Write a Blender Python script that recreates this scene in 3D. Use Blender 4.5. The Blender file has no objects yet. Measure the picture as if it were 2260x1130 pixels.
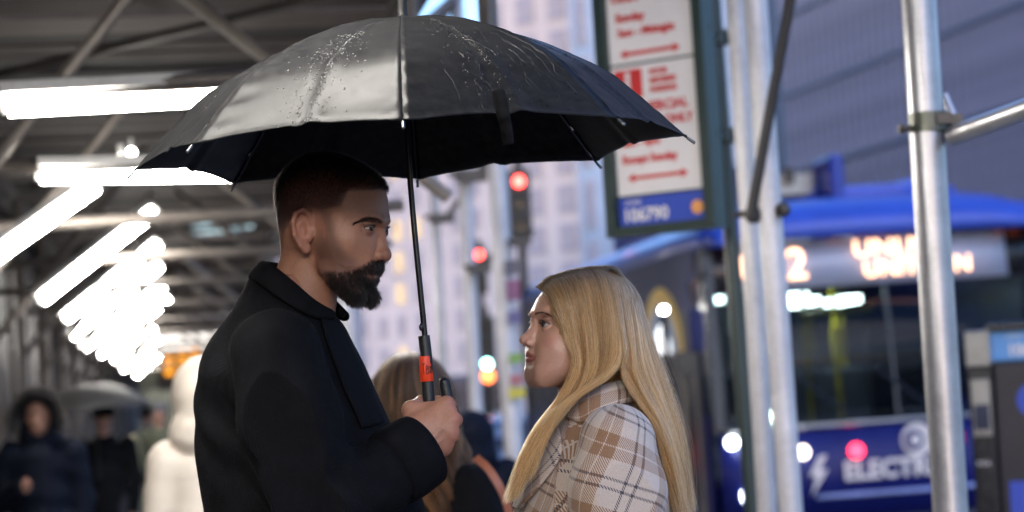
import bpy, math, random
import numpy as np
from mathutils import Vector, Matrix

random.seed(7)
RNG = np.random.default_rng(7)
SC = bpy.context.scene
COL = SC.collection

# ------------------------------------------------------------------ camera
EYE = np.array([0.0, 0.0, 1.45])
FPX = 2260 * 85 / 36.0                       # focal length in photograph pixels
PITCH, ROLL = math.atan((900 - 565) / FPX), math.radians(3.0)
FWD = np.array([0, math.cos(PITCH), math.sin(PITCH)])
UP0 = np.array([0, -math.sin(PITCH), math.cos(PITCH)])
RT0 = np.array([1.0, 0, 0])
CX = math.cos(ROLL) * RT0 - math.sin(ROLL) * UP0
CY = math.sin(ROLL) * RT0 + math.cos(ROLL) * UP0
cam_d = bpy.data.cameras.new('camera')
cam = bpy.data.objects.new('camera', cam_d)
COL.objects.link(cam)
cam_d.lens, cam_d.sensor_width = 85, 36
cam_d.clip_start, cam_d.clip_end = 0.1, 3000
m = Matrix.Identity(4)
for r in range(3):
    m[r][0], m[r][1], m[r][2], m[r][3] = CX[r], CY[r], -FWD[r], EYE[r]
cam.matrix_world = m
cam_d.dof.use_dof = True
cam_d.dof.focus_distance = 3.98
cam_d.dof.aperture_fstop = 4.0
cam_d.dof.aperture_blades = 0
SC.camera = cam

# ------------------------------------------------------------------ sky, sun, exposure
world = bpy.data.worlds.new('World')
SC.world = world
world.use_nodes = True
wn = world.node_tree
sky = wn.nodes.new('ShaderNodeTexSky')
sky.sky_type = 'NISHITA'
sky.sun_disc = False
sky.sun_elevation = math.radians(8.0)
sky.sun_rotation = math.radians(200)
sky.air_density, sky.dust_density, sky.ozone_density = 1.2, 3.0, 4.0
bg = wn.nodes['Background']
tint = wn.nodes.new('ShaderNodeMix'); tint.data_type = 'RGBA'; tint.blend_type = 'MULTIPLY'
tint.inputs[0].default_value = 1.0
wn.links.new(sky.outputs[0], tint.inputs[6])
tint.inputs[7].default_value = (.90, .86, 1.05, 1)           # rain cloud at dusk: a little violet
wn.links.new(tint.outputs[2], bg.inputs[0])
bg.inputs[1].default_value = 0.15
sun_d = bpy.data.lights.new('sun', 'SUN')
sun_d.energy, sun_d.angle, sun_d.color = 0.12, math.radians(40), (1.0, 0.93, 0.9)
sun = bpy.data.objects.new('sun', sun_d)
COL.objects.link(sun)
sun.rotation_euler = (math.radians(50), 0, math.radians(20))
vs = SC.view_settings
vs.view_transform, vs.look, vs.gamma, vs.use_curve_mapping = 'Standard', 'None', 1.0, False
vs.exposure = 2.62
SC.render.engine = 'CYCLES'
SC.cycles.use_denoising = True
SC.cycles.max_bounces = 6
SC.cycles.sample_clamp_indirect = 6
SC.cycles.caustics_reflective = False
SC.cycles.caustics_refractive = False


def at(px, py, D):
    """point seen at photograph pixel (px, py) whose ground distance along +Y is D"""
    d = FWD + (px - 1130) / FPX * CX + (565 - py) / FPX * CY
    return EYE + d * (D / d[1])


# ------------------------------------------------------------------ tags
def tag(o, label=None, cat=None, group=None, kind=None):
    if label: o['label'] = label
    if cat: o['category'] = cat
    if group: o['group'] = group
    if kind: o['kind'] = kind
    return o


def empty(name, loc, rz=0.0):
    o = bpy.data.objects.new(name, None)
    COL.objects.link(o)
    o.location = loc
    o.rotation_euler = (0, 0, rz)
    o.empty_display_size = .2
    bpy.context.view_layer.update()
    return o


def keep(o, parent):
    """parent o without moving it (o is built in world space)"""
    if parent is not None:
        o.parent = parent
        o.matrix_parent_inverse = world_of(parent).inverted()
    return o


def world_of(o):
    mm = o.matrix_basis.copy()
    while o.parent is not None:
        mm = o.parent.matrix_basis @ o.matrix_parent_inverse @ mm
        o = o.parent
    return mm


def mesh(name, verts, faces, mat=None, parent=None, smooth=True, attrs=None):
    me = bpy.data.meshes.new(name)
    verts = np.asarray(verts, dtype=np.float64)
    if isinstance(faces, np.ndarray):
        k = faces.shape[1]
        me.vertices.add(len(verts)); me.vertices.foreach_set('co', verts.ravel())
        me.loops.add(faces.size); me.loops.foreach_set('vertex_index', faces.ravel().astype(np.int32))
        me.polygons.add(len(faces))
        me.polygons.foreach_set('loop_start', np.arange(0, faces.size, k, dtype=np.int32))
        me.update(calc_edges=True)
    else:
        me.from_pydata(verts.tolist(), [], faces)
    if smooth:
        me.polygons.foreach_set('use_smooth', np.ones(len(me.polygons), dtype=bool))
    for an, (typ, arr) in (attrs or {}).items():
        a = me.attributes.new(an, typ, 'POINT')
        if typ == 'FLOAT':
            a.data.foreach_set('value', np.asarray(arr, dtype=np.float32).ravel())
        elif typ == 'FLOAT_VECTOR':
            a.data.foreach_set('vector', np.asarray(arr, dtype=np.float32).ravel())
        else:
            c = np.ones((len(verts), 4), dtype=np.float32); c[:, :3] = arr
            a.data.foreach_set('color', c.ravel())
    if mat is not None:
        for mm in (mat if isinstance(mat, (list, tuple)) else [mat]): me.materials.append(mm)
    me.update()
    o = bpy.data.objects.new(name, me)
    COL.objects.link(o)
    return keep(o, parent)


class MB:
    """collects boxes, tubes and lofts into ONE mesh"""
    def __init__(s): s.v, s.f = [], []

    def add(s, v, f):
        n = len(s.v)
        s.v += [tuple(map(float, p)) for p in v]
        s.f += [tuple(i + n for i in q) for q in f]
        return s

    def box(s, lo, hi, M=None):
        p = [(x, y, z) for x in (lo[0], hi[0]) for y in (lo[1], hi[1]) for z in (lo[2], hi[2])]
        if M is not None: p = [tuple(M @ Vector(q)) for q in p]
        return s.add(p, [(0, 1, 3, 2), (4, 6, 7, 5), (0, 4, 5, 1), (2, 3, 7, 6), (0, 2, 6, 4), (1, 5, 7, 3)])

    def obox(s, c, ax, ay, az):
        """box with centre c and half axes"""
        c, ax, ay, az = (np.asarray(q, float) for q in (c, ax, ay, az))
        p = [c + i * ax + j * ay + k * az for i in (-1, 1) for j in (-1, 1) for k in (-1, 1)]
        return s.add(p, [(0, 1, 3, 2), (4, 6, 7, 5), (0, 4, 5, 1), (2, 3, 7, 6), (0, 2, 6, 4), (1, 5, 7, 3)])

    def bar(s, a, b, w, h, up=(0, 0, 1)):
        a, b = np.asarray(a, float), np.asarray(b, float)
        d = (b - a) / np.linalg.norm(b - a)
        x = np.cross(d, up); x /= np.linalg.norm(x)
        y = np.cross(x, d)
        return s.obox((a + b) / 2, (b - a) / 2, x * w / 2, y * h / 2)

    def tube(s, pts, rad, n=12, cap=True):
        pts = [np.asarray(p, float) for p in pts]
        rs = rad if hasattr(rad, '__len__') else [rad] * len(pts)
        base = len(s.v)
        prev = None
        for i, p in enumerate(pts):
            d = pts[min(i + 1, len(pts) - 1)] - pts[max(i - 1, 0)]
            d = d / (np.linalg.norm(d) + 1e-12)
            if prev is None:
                ref = np.array([0, 0, 1.0]) if abs(d[2]) < .9 else np.array([1.0, 0, 0])
                x = np.cross(d, ref)
            else:
                x = prev - d * np.dot(prev, d)
            x /= np.linalg.norm(x); prev = x
            y = np.cross(d, x)
            for k in range(n):
                t = 2 * math.pi * k / n
                s.v.append(tuple(p + rs[i] * (math.cos(t) * x + math.sin(t) * y)))
        for i in range(len(pts) - 1):
            for k in range(n):
                a = base + i * n + k; b = base + i * n + (k + 1) % n
                s.f.append((a, b, b + n, a + n))
        if cap:
            s.f.append(tuple(base + k for k in reversed(range(n))))
            s.f.append(tuple(base + (len(pts) - 1) * n + k for k in range(n)))
        return s

    def ball(s, c, r, nu=12, nv=8):
        rr = r if hasattr(r, '__len__') else (r, r, r)
        base = len(s.v)
        for j in range(1, nv):
            t = math.pi * j / nv
            for i in range(nu):
                p = 2 * math.pi * i / nu
                s.v.append((c[0] + rr[0] * math.sin(t) * math.cos(p), c[1] + rr[1] * math.sin(t) * math.sin(p), c[2] + rr[2] * math.cos(t)))
        s.v.append((c[0], c[1], c[2] + rr[2])); s.v.append((c[0], c[1], c[2] - rr[2]))
        top, bot = len(s.v) - 2, len(s.v) - 1
        for j in range(nv - 2):
            for i in range(nu):
                a = base + j * nu + i; b = base + j * nu + (i + 1) % nu
                s.f.append((a, a + nu, b + nu, b))
        for i in range(nu):
            s.f.append((top, base + i, base + (i + 1) % nu))
            a = base + (nv - 2) * nu
            s.f.append((bot, a + (i + 1) % nu, a + i))
        return s

    def disc(s, c, r, nrm, thick=.01, n=24):
        c, nrm = np.asarray(c, float), np.asarray(nrm, float)
        nrm = nrm / np.linalg.norm(nrm)
        return s.tube([c - nrm * thick / 2, c + nrm * thick / 2], r, n)

    def obj(s, name, mat=None, parent=None, smooth=False):
        o = mesh(name, s.v, s.f, mat, parent, smooth)
        if smooth:
            o.data.set_sharp_from_angle(angle=math.radians(40))
        return o


def bevel(o, w=.004, seg=2):
    b = o.modifiers.new('bevel', 'BEVEL'); b.width = w; b.segments = seg; b.limit_method = 'ANGLE'
    return o


# ------------------------------------------------------------------ materials
class NT:
    def __init__(s, mat): s.t = mat.node_tree; s.t.nodes.clear()

    def n(s, typ, props=None, **inp):
        nd = s.t.nodes.new('ShaderNode' + typ)
        for k, v in (props or {}).items(): setattr(nd, k, v)
        for k, v in inp.items():
            key = int(k[1:]) if k[0] == 'i' and k[1:].isdigit() else k.replace('_', ' ')
            sock = nd.inputs[key]
            if isinstance(v, bpy.types.NodeSocket): s.t.links.new(v, sock)
            else: sock.default_value = v
        return nd

    def math(s, op, a, b=0.0, c=0.0):
        return s.n('Math', {'operation': op}, i0=a, i1=b, i2=c).outputs[0]

    def mix(s, fac, a, b, blend='MIX'):
        nd = s.n('Mix', {'data_type': 'RGBA', 'blend_type': blend}, i0=fac)
        for i, v in ((6, a), (7, b)):
            if isinstance(v, bpy.types.NodeSocket): s.t.links.new(v, nd.inputs[i])
            else: nd.inputs[i].default_value = v
        return nd.outputs[2]

    def ramp(s, fac, stops, interp='LINEAR'):
        nd = s.n('ValToRGB', None, Fac=fac)
        cr = nd.color_ramp; cr.interpolation = interp
        while len(cr.elements) < len(stops): cr.elements.new(.5)
        for e, (p, c) in zip(cr.elements, stops):
            e.position = p; e.color = c if len(c) == 4 else (*c, 1)
        return nd.outputs[0]

    def noise(s, scale, detail=3.0, vec=None, rough=.55):
        kw = {'Scale': scale, 'Detail': detail, 'Roughness': rough}
        if vec is not None: kw['Vector'] = vec
        return s.n('TexNoise', None, **kw).outputs[0]

    def coord(s, which='Object'): return s.n('TexCoord').outputs[which]

    def bump(s, height, strength=.3, dist=.01):
        return s.n('Bump', None, Height=height, Strength=strength, Distance=dist).outputs[0]

    def out(s, sh): s.n('OutputMaterial', None, Surface=sh)


def rgb(c): return (c[0], c[1], c[2], 1.0)


def newmat(name):
    mt = bpy.data.materials.new(name); mt.use_nodes = True
    return mt, NT(mt)


def pmat(name, col, rough=.6, metal=0.0, var=.25, scale=6.0, bump=.0, bscale=60.0, coat=0.0, spec=.5, rvar=.15):
    """painted / plain surface: colour broken by two noises, uneven gloss, fine relief"""
    mt, t = newmat(name)
    co = t.coord()
    n1 = t.noise(scale, 4, co); n2 = t.noise(scale * 7, 3, co)
    f = t.math('ADD', t.math('MULTIPLY', n1, .65), t.math('MULTIPLY', n2, .35))
    lo = [max(0, c * (1 - var)) for c in col]; hi = [min(1, c * (1 + var)) for c in col]
    cc = t.ramp(f, [(.3, lo), (.7, hi)])
    rr = t.math('ADD', rough - rvar * .5, t.math('MULTIPLY', n2, rvar))
    kw = dict(Base_Color=cc, Roughness=rr, Metallic=metal, Coat_Weight=coat)
    kw['Specular_IOR_Level'] = spec
    if bump: kw['Normal'] = t.bump(t.noise(bscale, 3, co), bump, .004)
    t.out(t.n('BsdfPrincipled', None, **kw).outputs[0])
    return mt


def emat(name, col, strength):
    mt, t = newmat(name)
    t.out(t.n('Emission', None, Color=rgb(col), Strength=strength).outputs[0])
    return mt


def text(name, body, size, mat, parent, origin, xdir, ydir, align='LEFT', extrude=.0015, sx=1.0, bold=0.0):
    cu = bpy.data.curves.new(name, 'FONT')
    cu.body, cu.size, cu.extrude, cu.align_x = body, size, extrude, align
    cu.offset = bold
    cu.resolution_u = 3
    cu.materials.append(mat)
    o = bpy.data.objects.new(name, cu)
    COL.objects.link(o)
    x = Vector(xdir).normalized(); y = Vector(ydir); y = (y - x * y.dot(x)).normalized(); z = x.cross(y)
    M = Matrix.Identity(4)
    for r in range(3): M[r][0], M[r][1], M[r][2], M[r][3] = x[r] * sx, y[r], z[r], origin[r]
    o.matrix_world = M
    o.matrix_basis = M
    return keep(o, parent)


# ------------------------------------------------------------------ implicit surfaces -> quads
def smin(a, b, k):
    if np.ndim(k) == 0 and k <= 0: return np.minimum(a, b)
    h = np.clip(.5 + .5 * (b - a) / k, 0, 1)
    return b + (a - b) * h - k * h * (1 - h)


def smax(a, b, k): return -smin(-a, -b, k)


def surface_nets(f, lo, h):
    nx, ny, nz = f.shape
    ins = f < 0
    c = ins[:-1, :-1, :-1].astype(np.int8)
    tot = np.zeros((nx - 1, ny - 1, nz - 1), np.int8)
    for i in (0, 1):
        for j in (0, 1):
            for k in (0, 1):
                tot += ins[i:nx - 1 + i, j:ny - 1 + j, k:nz - 1 + k]
    act = (tot > 0) & (tot < 8)
    I, J, K = np.nonzero(act)
    vid = -np.ones(act.shape, np.int32)
    vid[I, J, K] = np.arange(len(I))
    acc = np.zeros((len(I), 3)); cnt = np.zeros(len(I))
    cor = [(i, j, k) for i in (0, 1) for j in (0, 1) for k in (0, 1)]
    vals = {q: f[I + q[0], J + q[1], K + q[2]].astype(np.float64) for q in cor}
    for a in cor:
        for ax in range(3):
            if a[ax]: continue
            b = list(a); b[ax] = 1; b = tuple(b)
            va, vb = vals[a], vals[b]
            x = (va < 0) != (vb < 0)
            t = np.where(x, va / np.where(x, va - vb, 1), 0)
            for d in range(3):
                acc[:, d] += np.where(x, a[d] + (t if d == ax else 0), 0)
            cnt += x
    P = acc / cnt[:, None] + np.stack([I, J, K], 1)
    P = P * h + np.asarray(lo)
    F = []
    for ax in range(3):
        s0 = [slice(1, -1)] * 3; s0[ax] = slice(0, -1)
        s1 = [slice(1, -1)] * 3; s1[ax] = slice(1, None)
        a, b = ins[tuple(s0)], ins[tuple(s1)]
        ch = a != b
        q = np.nonzero(ch)
        flip = a[q]
        idx = [q[d] + (0 if d == ax else 1) for d in range(3)]
        o1, o2 = [(1, 2), (2, 0), (0, 1)][ax]
        def g(d1, d2):
            k = [idx[0], idx[1], idx[2]]
            k[o1] = k[o1] - d1; k[o2] = k[o2] - d2
            return vid[k[0], k[1], k[2]]
        A, B, Cc, Dd = g(1, 1), g(0, 1), g(0, 0), g(1, 0)
        quad = np.stack([A, B, Cc, Dd], 1)
        quad[~flip] = quad[~flip][:, ::-1]
        F.append(quad)
    F = np.concatenate(F)
    F = F[(F >= 0).all(1)]
    return P, F


class Vox:
    def __init__(s, lo, hi, h):
        s.lo, s.h = np.asarray(lo, float), h
        s.n = [int(math.ceil((hi[d] - lo[d]) / h)) + 1 for d in range(3)]
        s.ax = [(lo[d] + h * np.arange(s.n[d])).astype(np.float32) for d in range(3)]
        s.f = np.full(s.n, 1e3, np.float32)

    def twin(s):
        o = Vox.__new__(Vox); o.lo, o.h, o.n, o.ax = s.lo, s.h, s.n, s.ax; o.f = np.full(s.n, 1e3, np.float32)
        return o

    def sl(s, lo, hi):
        out = []
        for d in range(3):
            i0 = max(0, int((lo[d] - s.lo[d]) / s.h)); i1 = min(s.n[d], int((hi[d] - s.lo[d]) / s.h) + 2)
            if i1 <= i0: return None
            out.append(slice(i0, i1))
        return tuple(out)

    def grid(s, S):
        return (s.ax[0][S[0]][:, None, None], s.ax[1][S[1]][None, :, None], s.ax[2][S[2]][None, None, :])

    def put(s, prim, k=0.0, op='add', margin=None):
        fn, lo, hi = prim
        mg = margin if margin is not None else max(3 * s.h, 1.5 * k + 2 * s.h)
        S = s.sl(np.asarray(lo) - mg, np.asarray(hi) + mg)
        if S is None: return s
        d = fn(*s.grid(S))
        if op == 'add': s.f[S] = smin(s.f[S], d, k)
        elif op == 'cut': s.f[S] = smax(s.f[S], -d, k)
        elif op == 'and': s.f[S] = smax(s.f[S], d, k)
        return s

    def warp(s, fn, lo, hi):
        S = s.sl(lo, hi)
        if S is not None: s.f[S] += fn(*s.grid(S))
        return s

    def mesh(s):
        s.f[0] = s.f[-1] = 1; s.f[:, 0] = s.f[:, -1] = 1; s.f[:, :, 0] = s.f[:, :, -1] = 1
        return surface_nets(s.f, s.lo, s.h)


def ell(c, r, R=None):
    """ellipsoid; R rows are its own axes"""
    c = np.asarray(c, float); r = np.asarray(r, float)
    def fn(x, y, z):
        x, y, z = x - c[0], y - c[1], z - c[2]
        if R is not None:
            x, y, z = (R[i][0] * x + R[i][1] * y + R[i][2] * z for i in range(3))
        k0 = np.sqrt((x / r[0]) ** 2 + (y / r[1]) ** 2 + (z / r[2]) ** 2)
        k1 = np.sqrt((x / r[0] ** 2) ** 2 + (y / r[1] ** 2) ** 2 + (z / r[2] ** 2) ** 2)
        return k0 * (k0 - 1) / (k1 + 1e-6)
    m_ = r.max() if R is not None else r
    return fn, c - m_, c + m_


def cap(a, b, ra, rb=None):
    a = np.asarray(a, float); b = np.asarray(b, float); rb = ra if rb is None else rb
    ab = b - a; L2 = float(ab @ ab) + 1e-12
    def fn(x, y, z):
        px, py, pz = x - a[0], y - a[1], z - a[2]
        t = np.clip((px * ab[0] + py * ab[1] + pz * ab[2]) / L2, 0, 1)
        return np.sqrt((px - t * ab[0]) ** 2 + (py - t * ab[1]) ** 2 + (pz - t * ab[2]) ** 2) - (ra + (rb - ra) * t)
    R = max(ra, rb)
    return fn, np.minimum(a, b) - R, np.maximum(a, b) + R


def chain(vox, pts, k=.01, join=.004):
    """pts: list of (xyz, radius) -> smooth tapered chain"""
    for (a, ra), (b, rb) in zip(pts[:-1], pts[1:]):
        vox.put(cap(a, b, ra, rb), k)
    return vox


def rbox(c, R, half, rd):
    c = np.asarray(c, float)
    def fn(x, y, z):
        x, y, z = x - c[0], y - c[1], z - c[2]
        q = [np.abs(R[i][0] * x + R[i][1] * y + R[i][2] * z) - (half[i] - rd) for i in range(3)]
        o = np.sqrt(sum(np.maximum(k, 0) ** 2 for k in q))
        return o + np.minimum(np.maximum(np.maximum(q[0], q[1]), q[2]), 0) - rd
    m_ = float(np.linalg.norm(half))
    return fn, c - m_, c + m_


def poly_sd(poly, U, Wc):
    """signed distance (inside positive) to a closed polygon on the grid U x Wc"""
    P = np.asarray(poly, float)
    u = U[:, None]; w = Wc[None, :]
    best = np.full((len(U), len(Wc)), 1e9); ins = np.zeros(best.shape, bool)
    for i in range(len(P)):
        a, b = P[i], P[(i + 1) % len(P)]
        e = b - a
        t = np.clip(((u - a[0]) * e[0] + (w - a[1]) * e[1]) / (e @ e + 1e-12), 0, 1)
        best = np.minimum(best, (u - a[0] - t * e[0]) ** 2 + (w - a[1] - t * e[1]) ** 2)
        cnd = (a[1] > w) != (b[1] > w)
        if abs(e[1]) > 1e-12:
            ins ^= cnd & (u < a[0] + (w - a[1]) * e[0] / e[1])
    d = np.sqrt(best)
    return np.where(ins, d, -d)


def spline_poly(pts, n=6):
    """closed Catmull-Rom through pts"""
    P = np.asarray(pts, float); N = len(P); out = []
    for i in range(N):
        p0, p1, p2, p3 = P[i - 1], P[i], P[(i + 1) % N], P[(i + 2) % N]
        for k in range(n):
            t = k / n
            out.append(.5 * ((2 * p1) + (-p0 + p2) * t + (2 * p0 - 5 * p1 + 4 * p2 - p3) * t ** 2 + (-p0 + 3 * p1 - 3 * p2 + p3) * t ** 3))
    return np.array(out)


def catmull(pts, n):
    """open Catmull-Rom resampled to n points"""
    P = np.asarray(pts, float)
    Q = np.vstack([2 * P[0] - P[1], P, 2 * P[-1] - P[-2]])
    T = np.linspace(0, len(P) - 1 - 1e-9, n); out = []
    for t in T:
        i = int(t); f = t - i
        p0, p1, p2, p3 = Q[i], Q[i + 1], Q[i + 2], Q[i + 3]
        out.append(.5 * ((2 * p1) + (-p0 + p2) * f + (2 * p0 - 5 * p1 + 4 * p2 - p3) * f ** 2 + (-p0 + 3 * p1 - 3 * p2 + p3) * f ** 3))
    return np.array(out)


def blur2(a, r):
    """box blur of a 2-d array, twice"""
    for _ in range(2):
        for ax in (0, 1):
            p = np.pad(a, [(r, r) if i == ax else (0, 0) for i in (0, 1)], mode='edge')
            c = np.cumsum(p, axis=ax)
            c = np.insert(c, 0, 0, axis=ax)
            n = a.shape[ax]
            a = (np.take(c, np.arange(2 * r + 1, n + 2 * r + 1), ax) - np.take(c, np.arange(0, n), ax)) / (2 * r + 1)
    return a


def inflate(vox, poly, W, L, frame=None):
    """primitive in the vox frame (x = u, y = v, z = w): side silhouette 'poly' in (u, w) blown up to half width W(u, w) over depth L(u, w)"""
    P = np.asarray(poly, float)
    def fn(x, y, z):
        U = x[:, 0, 0].astype(float); Z = z[0, 0, :].astype(float)
        D = poly_sd(P, U, Z)
        w_ = W(U[:, None], Z[None, :]) if callable(W) else np.full(D.shape, W)
        l_ = L(U[:, None], Z[None, :]) if callable(L) else np.full(D.shape, L)
        q = np.maximum(1 - D / l_, 0)
        q = q[:, None, :].astype(np.float32); w3 = w_[:, None, :].astype(np.float32); l3 = l_[:, None, :].astype(np.float32)
        return (np.sqrt((y / w3) ** 2 + q ** 2) - 1) * np.minimum(w3, l3)
    wm = .25 if callable(W) else W
    return fn, np.array([P[:, 0].min(), -wm, P[:, 1].min()]), np.array([P[:, 0].max(), wm, P[:, 1].max()])


def sstep(a, b, x):
    t = np.clip((x - a) / (b - a), 0, 1)
    return t * t * (3 - 2 * t)


def in_poly(poly, u, w):
    P = np.asarray(poly, float); ins = np.zeros(u.shape, bool)
    for i in range(len(P)):
        a, b = P[i], P[(i + 1) % len(P)]
        if a[1] == b[1]: continue
        ins ^= ((a[1] > w) != (b[1] > w)) & (u < a[0] + (w - a[1]) * (b[0] - a[0]) / (b[1] - a[1]))
    return ins


def sd_pts(poly, u, w):
    """signed distance (inside positive) of scattered points"""
    P = np.asarray(poly, float); best = np.full(u.shape, 1e9)
    for i in range(len(P)):
        a, b = P[i], P[(i + 1) % len(P)]; e = b - a
        t = np.clip(((u - a[0]) * e[0] + (w - a[1]) * e[1]) / (e @ e + 1e-12), 0, 1)
        best = np.minimum(best, (u - a[0] - t * e[0]) ** 2 + (w - a[1] - t * e[1]) ** 2)
    d = np.sqrt(best)
    return np.where(in_poly(P, u, w), d, -d)


def vnormals(V, F):
    n = np.cross(V[F[:, 2]] - V[F[:, 0]], V[F[:, 3]] - V[F[:, 1]])
    N = np.zeros_like(V)
    for k in range(4): np.add.at(N, F[:, k], n)
    return N / (np.linalg.norm(N, axis=1, keepdims=True) + 1e-12)


def scatter(V, F, N, wt, n, rng):
    """n random points on quads, chance = area x mean weight"""
    a = np.linalg.norm(np.cross(V[F[:, 2]] - V[F[:, 0]], V[F[:, 3]] - V[F[:, 1]]), axis=1) * wt[F].mean(1)
    a = np.maximum(a, 0)
    i = rng.choice(len(F), n, p=a / a.sum())
    s, t = rng.random((2, n, 1))
    q = F[i]
    mixv = lambda A: (A[q[:, 0]] * (1 - s) + A[q[:, 1]] * s) * (1 - t) + (A[q[:, 3]] * (1 - s) + A[q[:, 2]] * s) * t
    nn = mixv(N)
    return mixv(V), nn / (np.linalg.norm(nn, axis=1, keepdims=True) + 1e-9)


def hair(name, P, r0, r1, mat, parent, tone=None):
    """P: (n strands, k points, 3) in world space"""
    n, k, _ = P.shape
    h = bpy.data.hair_curves.new(name)
    h.add_curves([k] * n)
    h.attributes['position'].data.foreach_set('vector', P.reshape(-1).astype(np.float32))
    ra = h.attributes.new('radius', 'FLOAT', 'POINT')
    rr = np.tile(np.linspace(r0, r1, k), n).astype(np.float32)
    ra.data.foreach_set('value', rr)
    if tone is not None:
        ta = h.attributes.new('tone', 'FLOAT', 'CURVE'); ta.data.foreach_set('value', np.asarray(tone, np.float32))
    h.materials.append(mat)
    o = bpy.data.objects.new(name, h)
    COL.objects.link(o)
    return keep(o, parent)
# ================================================================== the place
SK = -.142                                            # the pavement runs away to the left of the view axis
SDIR = np.array([SK, 1, 0]) / math.hypot(SK, 1)
TDIR = np.array([1, -SK, 0]) / math.hypot(SK, 1)
POSTX = 1.96                                          # line of the kerb-side scaffold posts
UPV = np.array([0, 0, 1.0])


def walk(off, D, z=0.0):
    """point 'off' metres left of the post line, D metres down the street"""
    return np.array([POSTX - off + SK * D, D, z])


def strip(name, o0, o1, D0, D1, z0, z1, mat, parent=None, kind='structure'):
    p = [walk(o, D, z) for z in (z0, z1) for o, D in ((o0, D0), (o1, D0), (o1, D1), (o0, D1))]
    o = mesh(name, p, [(3, 2, 1, 0), (4, 5, 6, 7), (0, 1, 5, 4), (1, 2, 6, 5), (2, 3, 7, 6), (3, 0, 4, 7)][::1], mat, parent, False)
    if kind: o['kind'] = kind
    return o


def wet_ground(name, col, scale, joints=None):
    mt, t = newmat(name)
    co = t.coord()
    n = t.noise(scale, 5, co); n2 = t.noise(scale * 30, 3, co)
    c = t.ramp(t.math('ADD', t.math('MULTIPLY', n, .5), t.math('MULTIPLY', n2, .5)), [(.3, tuple(x * .6 for x in col)), (.7, tuple(x * 1.4 for x in col))])
    r = t.ramp(n, [(.35, (.06,) * 3), (.65, (.5,) * 3)])
    t.out(t.n('BsdfPrincipled', None, Base_Color=c, Roughness=r, Normal=t.bump(n2, .25, .004)).outputs[0])
    return mt


M_ROAD = wet_ground('wet_asphalt', (.045, .045, .05), .6)
M_WALK = wet_ground('wet_concrete', (.19, .18, .175), .8)
road = mesh('road', [(-900, -300, -.12), (900, -300, -.12), (900, 1500, -.12), (-900, 1500, -.12)], [(0, 1, 2, 3)], M_ROAD, None, False)
road['kind'] = 'structure'
pave = strip('pavement', -2.2, 3.4, -12, 160, -.3, 0.0, M_WALK)
M_KERB = pmat('kerb_stone', (.24, .235, .23), .4)
for i, D in enumerate(np.arange(-3, 45, 3.0)):
    strip('kerb', -2.36, -2.203, D, D + 2.97, -.3, .004, M_KERB)
# far pavement across the street
strip('pavement', -24, -17.0, 20, 420, -.3, 0.0, M_WALK)
M_PAINT = pmat('road_paint', (.6, .6, .58), .4)
for D in np.arange(14, 90, 9.0):
    strip('lane_marking', -8.1, -7.98, D, D + 3.2, -.119, -.116, M_PAINT)

# ------------------------------------------------------------------ buildings
M_PALE = pmat('pale_stone', (.42, .41, .43), .8, var=.12, scale=.15)
M_WIN_DARK = pmat('dark_window_glass', (.05, .055, .08), .12, var=.3)
M_WIN_WARM = emat('lit_window', (1.0, .72, .42), .22)
M_WIN_PALE = pmat('hazy_window_glass', (.26, .26, .31), .4, var=.3)
M_FRAME_PALE = pmat('pale_window_frame', (.36, .35, .37), .6)
M_FRAME = pmat('window_frame', (.12, .12, .13), .5)
M_BLUEGLASS = pmat('blue_glass_cladding', (.30, .38, .50), .18, var=.2, scale=.4)


def facade(name, label, A, B, depth, z0, z1, wall, cols, floors, ww, wh, sill0, lit=(), storey=None, mats=None):
    """block whose street face runs A -> B (ground points); windows are set back in the face"""
    A, B = np.array([*A, 0.0]), np.array([*B, 0.0])
    r = (B - A); ln = np.linalg.norm(r); r /= ln
    n = np.array([r[1], -r[0], 0.0])                   # towards the viewer
    root = empty(name, tuple(A))
    tag(root, label, 'building', None)
    mb = MB(); mb.obox((A + B) / 2 - n * depth / 2 + UPV * (z0 + z1) / 2, r * ln / 2, n * depth / 2, UPV * (z1 - z0) / 2)
    mb.obj('wall', wall, root)
    cor = MB().obox((A + B) / 2 + n * .25 + UPV * (z1 + .3), r * (ln / 2 + .3), n * .5, UPV * .35).obj('cornice', wall, root)
    st = storey or (z1 - sill0) / floors
    pitch = ln / cols
    fm = MB(); fm.obox((0, 0, 0), r * (ww / 2 + .09), n * .06, UPV * (wh / 2 + .09))
    gm = MB(); gm.obox((0, 0, 0), r * ww / 2, n * .05, UPV * wh / 2)
    br = MB(); br.obox((0, 0, 0), r * ww / 2, n * .03, UPV * .04)
    F0 = G0 = None
    for f in range(floors):
        for c in range(cols):
            p = A + r * pitch * (c + .5) + UPV * (sill0 + st * f + wh / 2)
            if F0 is None:
                fo = fm.obj('window', M_FRAME_PALE, root); go = gm.obj('pane', M_WIN_PALE, fo); bo = br.obj('sash_bar', M_FRAME_PALE, fo)
                F0, G0, B0 = fo, go, bo
                me_lit = go.data.copy(); me_lit.materials.clear(); me_lit.materials.append(M_WIN_WARM)
            else:
                fo = F0.copy(); COL.objects.link(fo); fo.parent = root
                go = G0.copy(); COL.objects.link(go); go.parent = fo
                bo = B0.copy(); COL.objects.link(bo); bo.parent = fo
            go.data = me_lit if (f, c) in lit else G0.data
            fo.matrix_parent_inverse = Matrix.Translation(-Vector(A)); fo.location = Vector(p + n * .02)
            go.matrix_parent_inverse = Matrix.Identity(4); go.location = Vector(n * .045)
            bo.matrix_parent_inverse = Matrix.Identity(4); bo.location = Vector(n * .10)
    return root, A, r, n, ln


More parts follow.
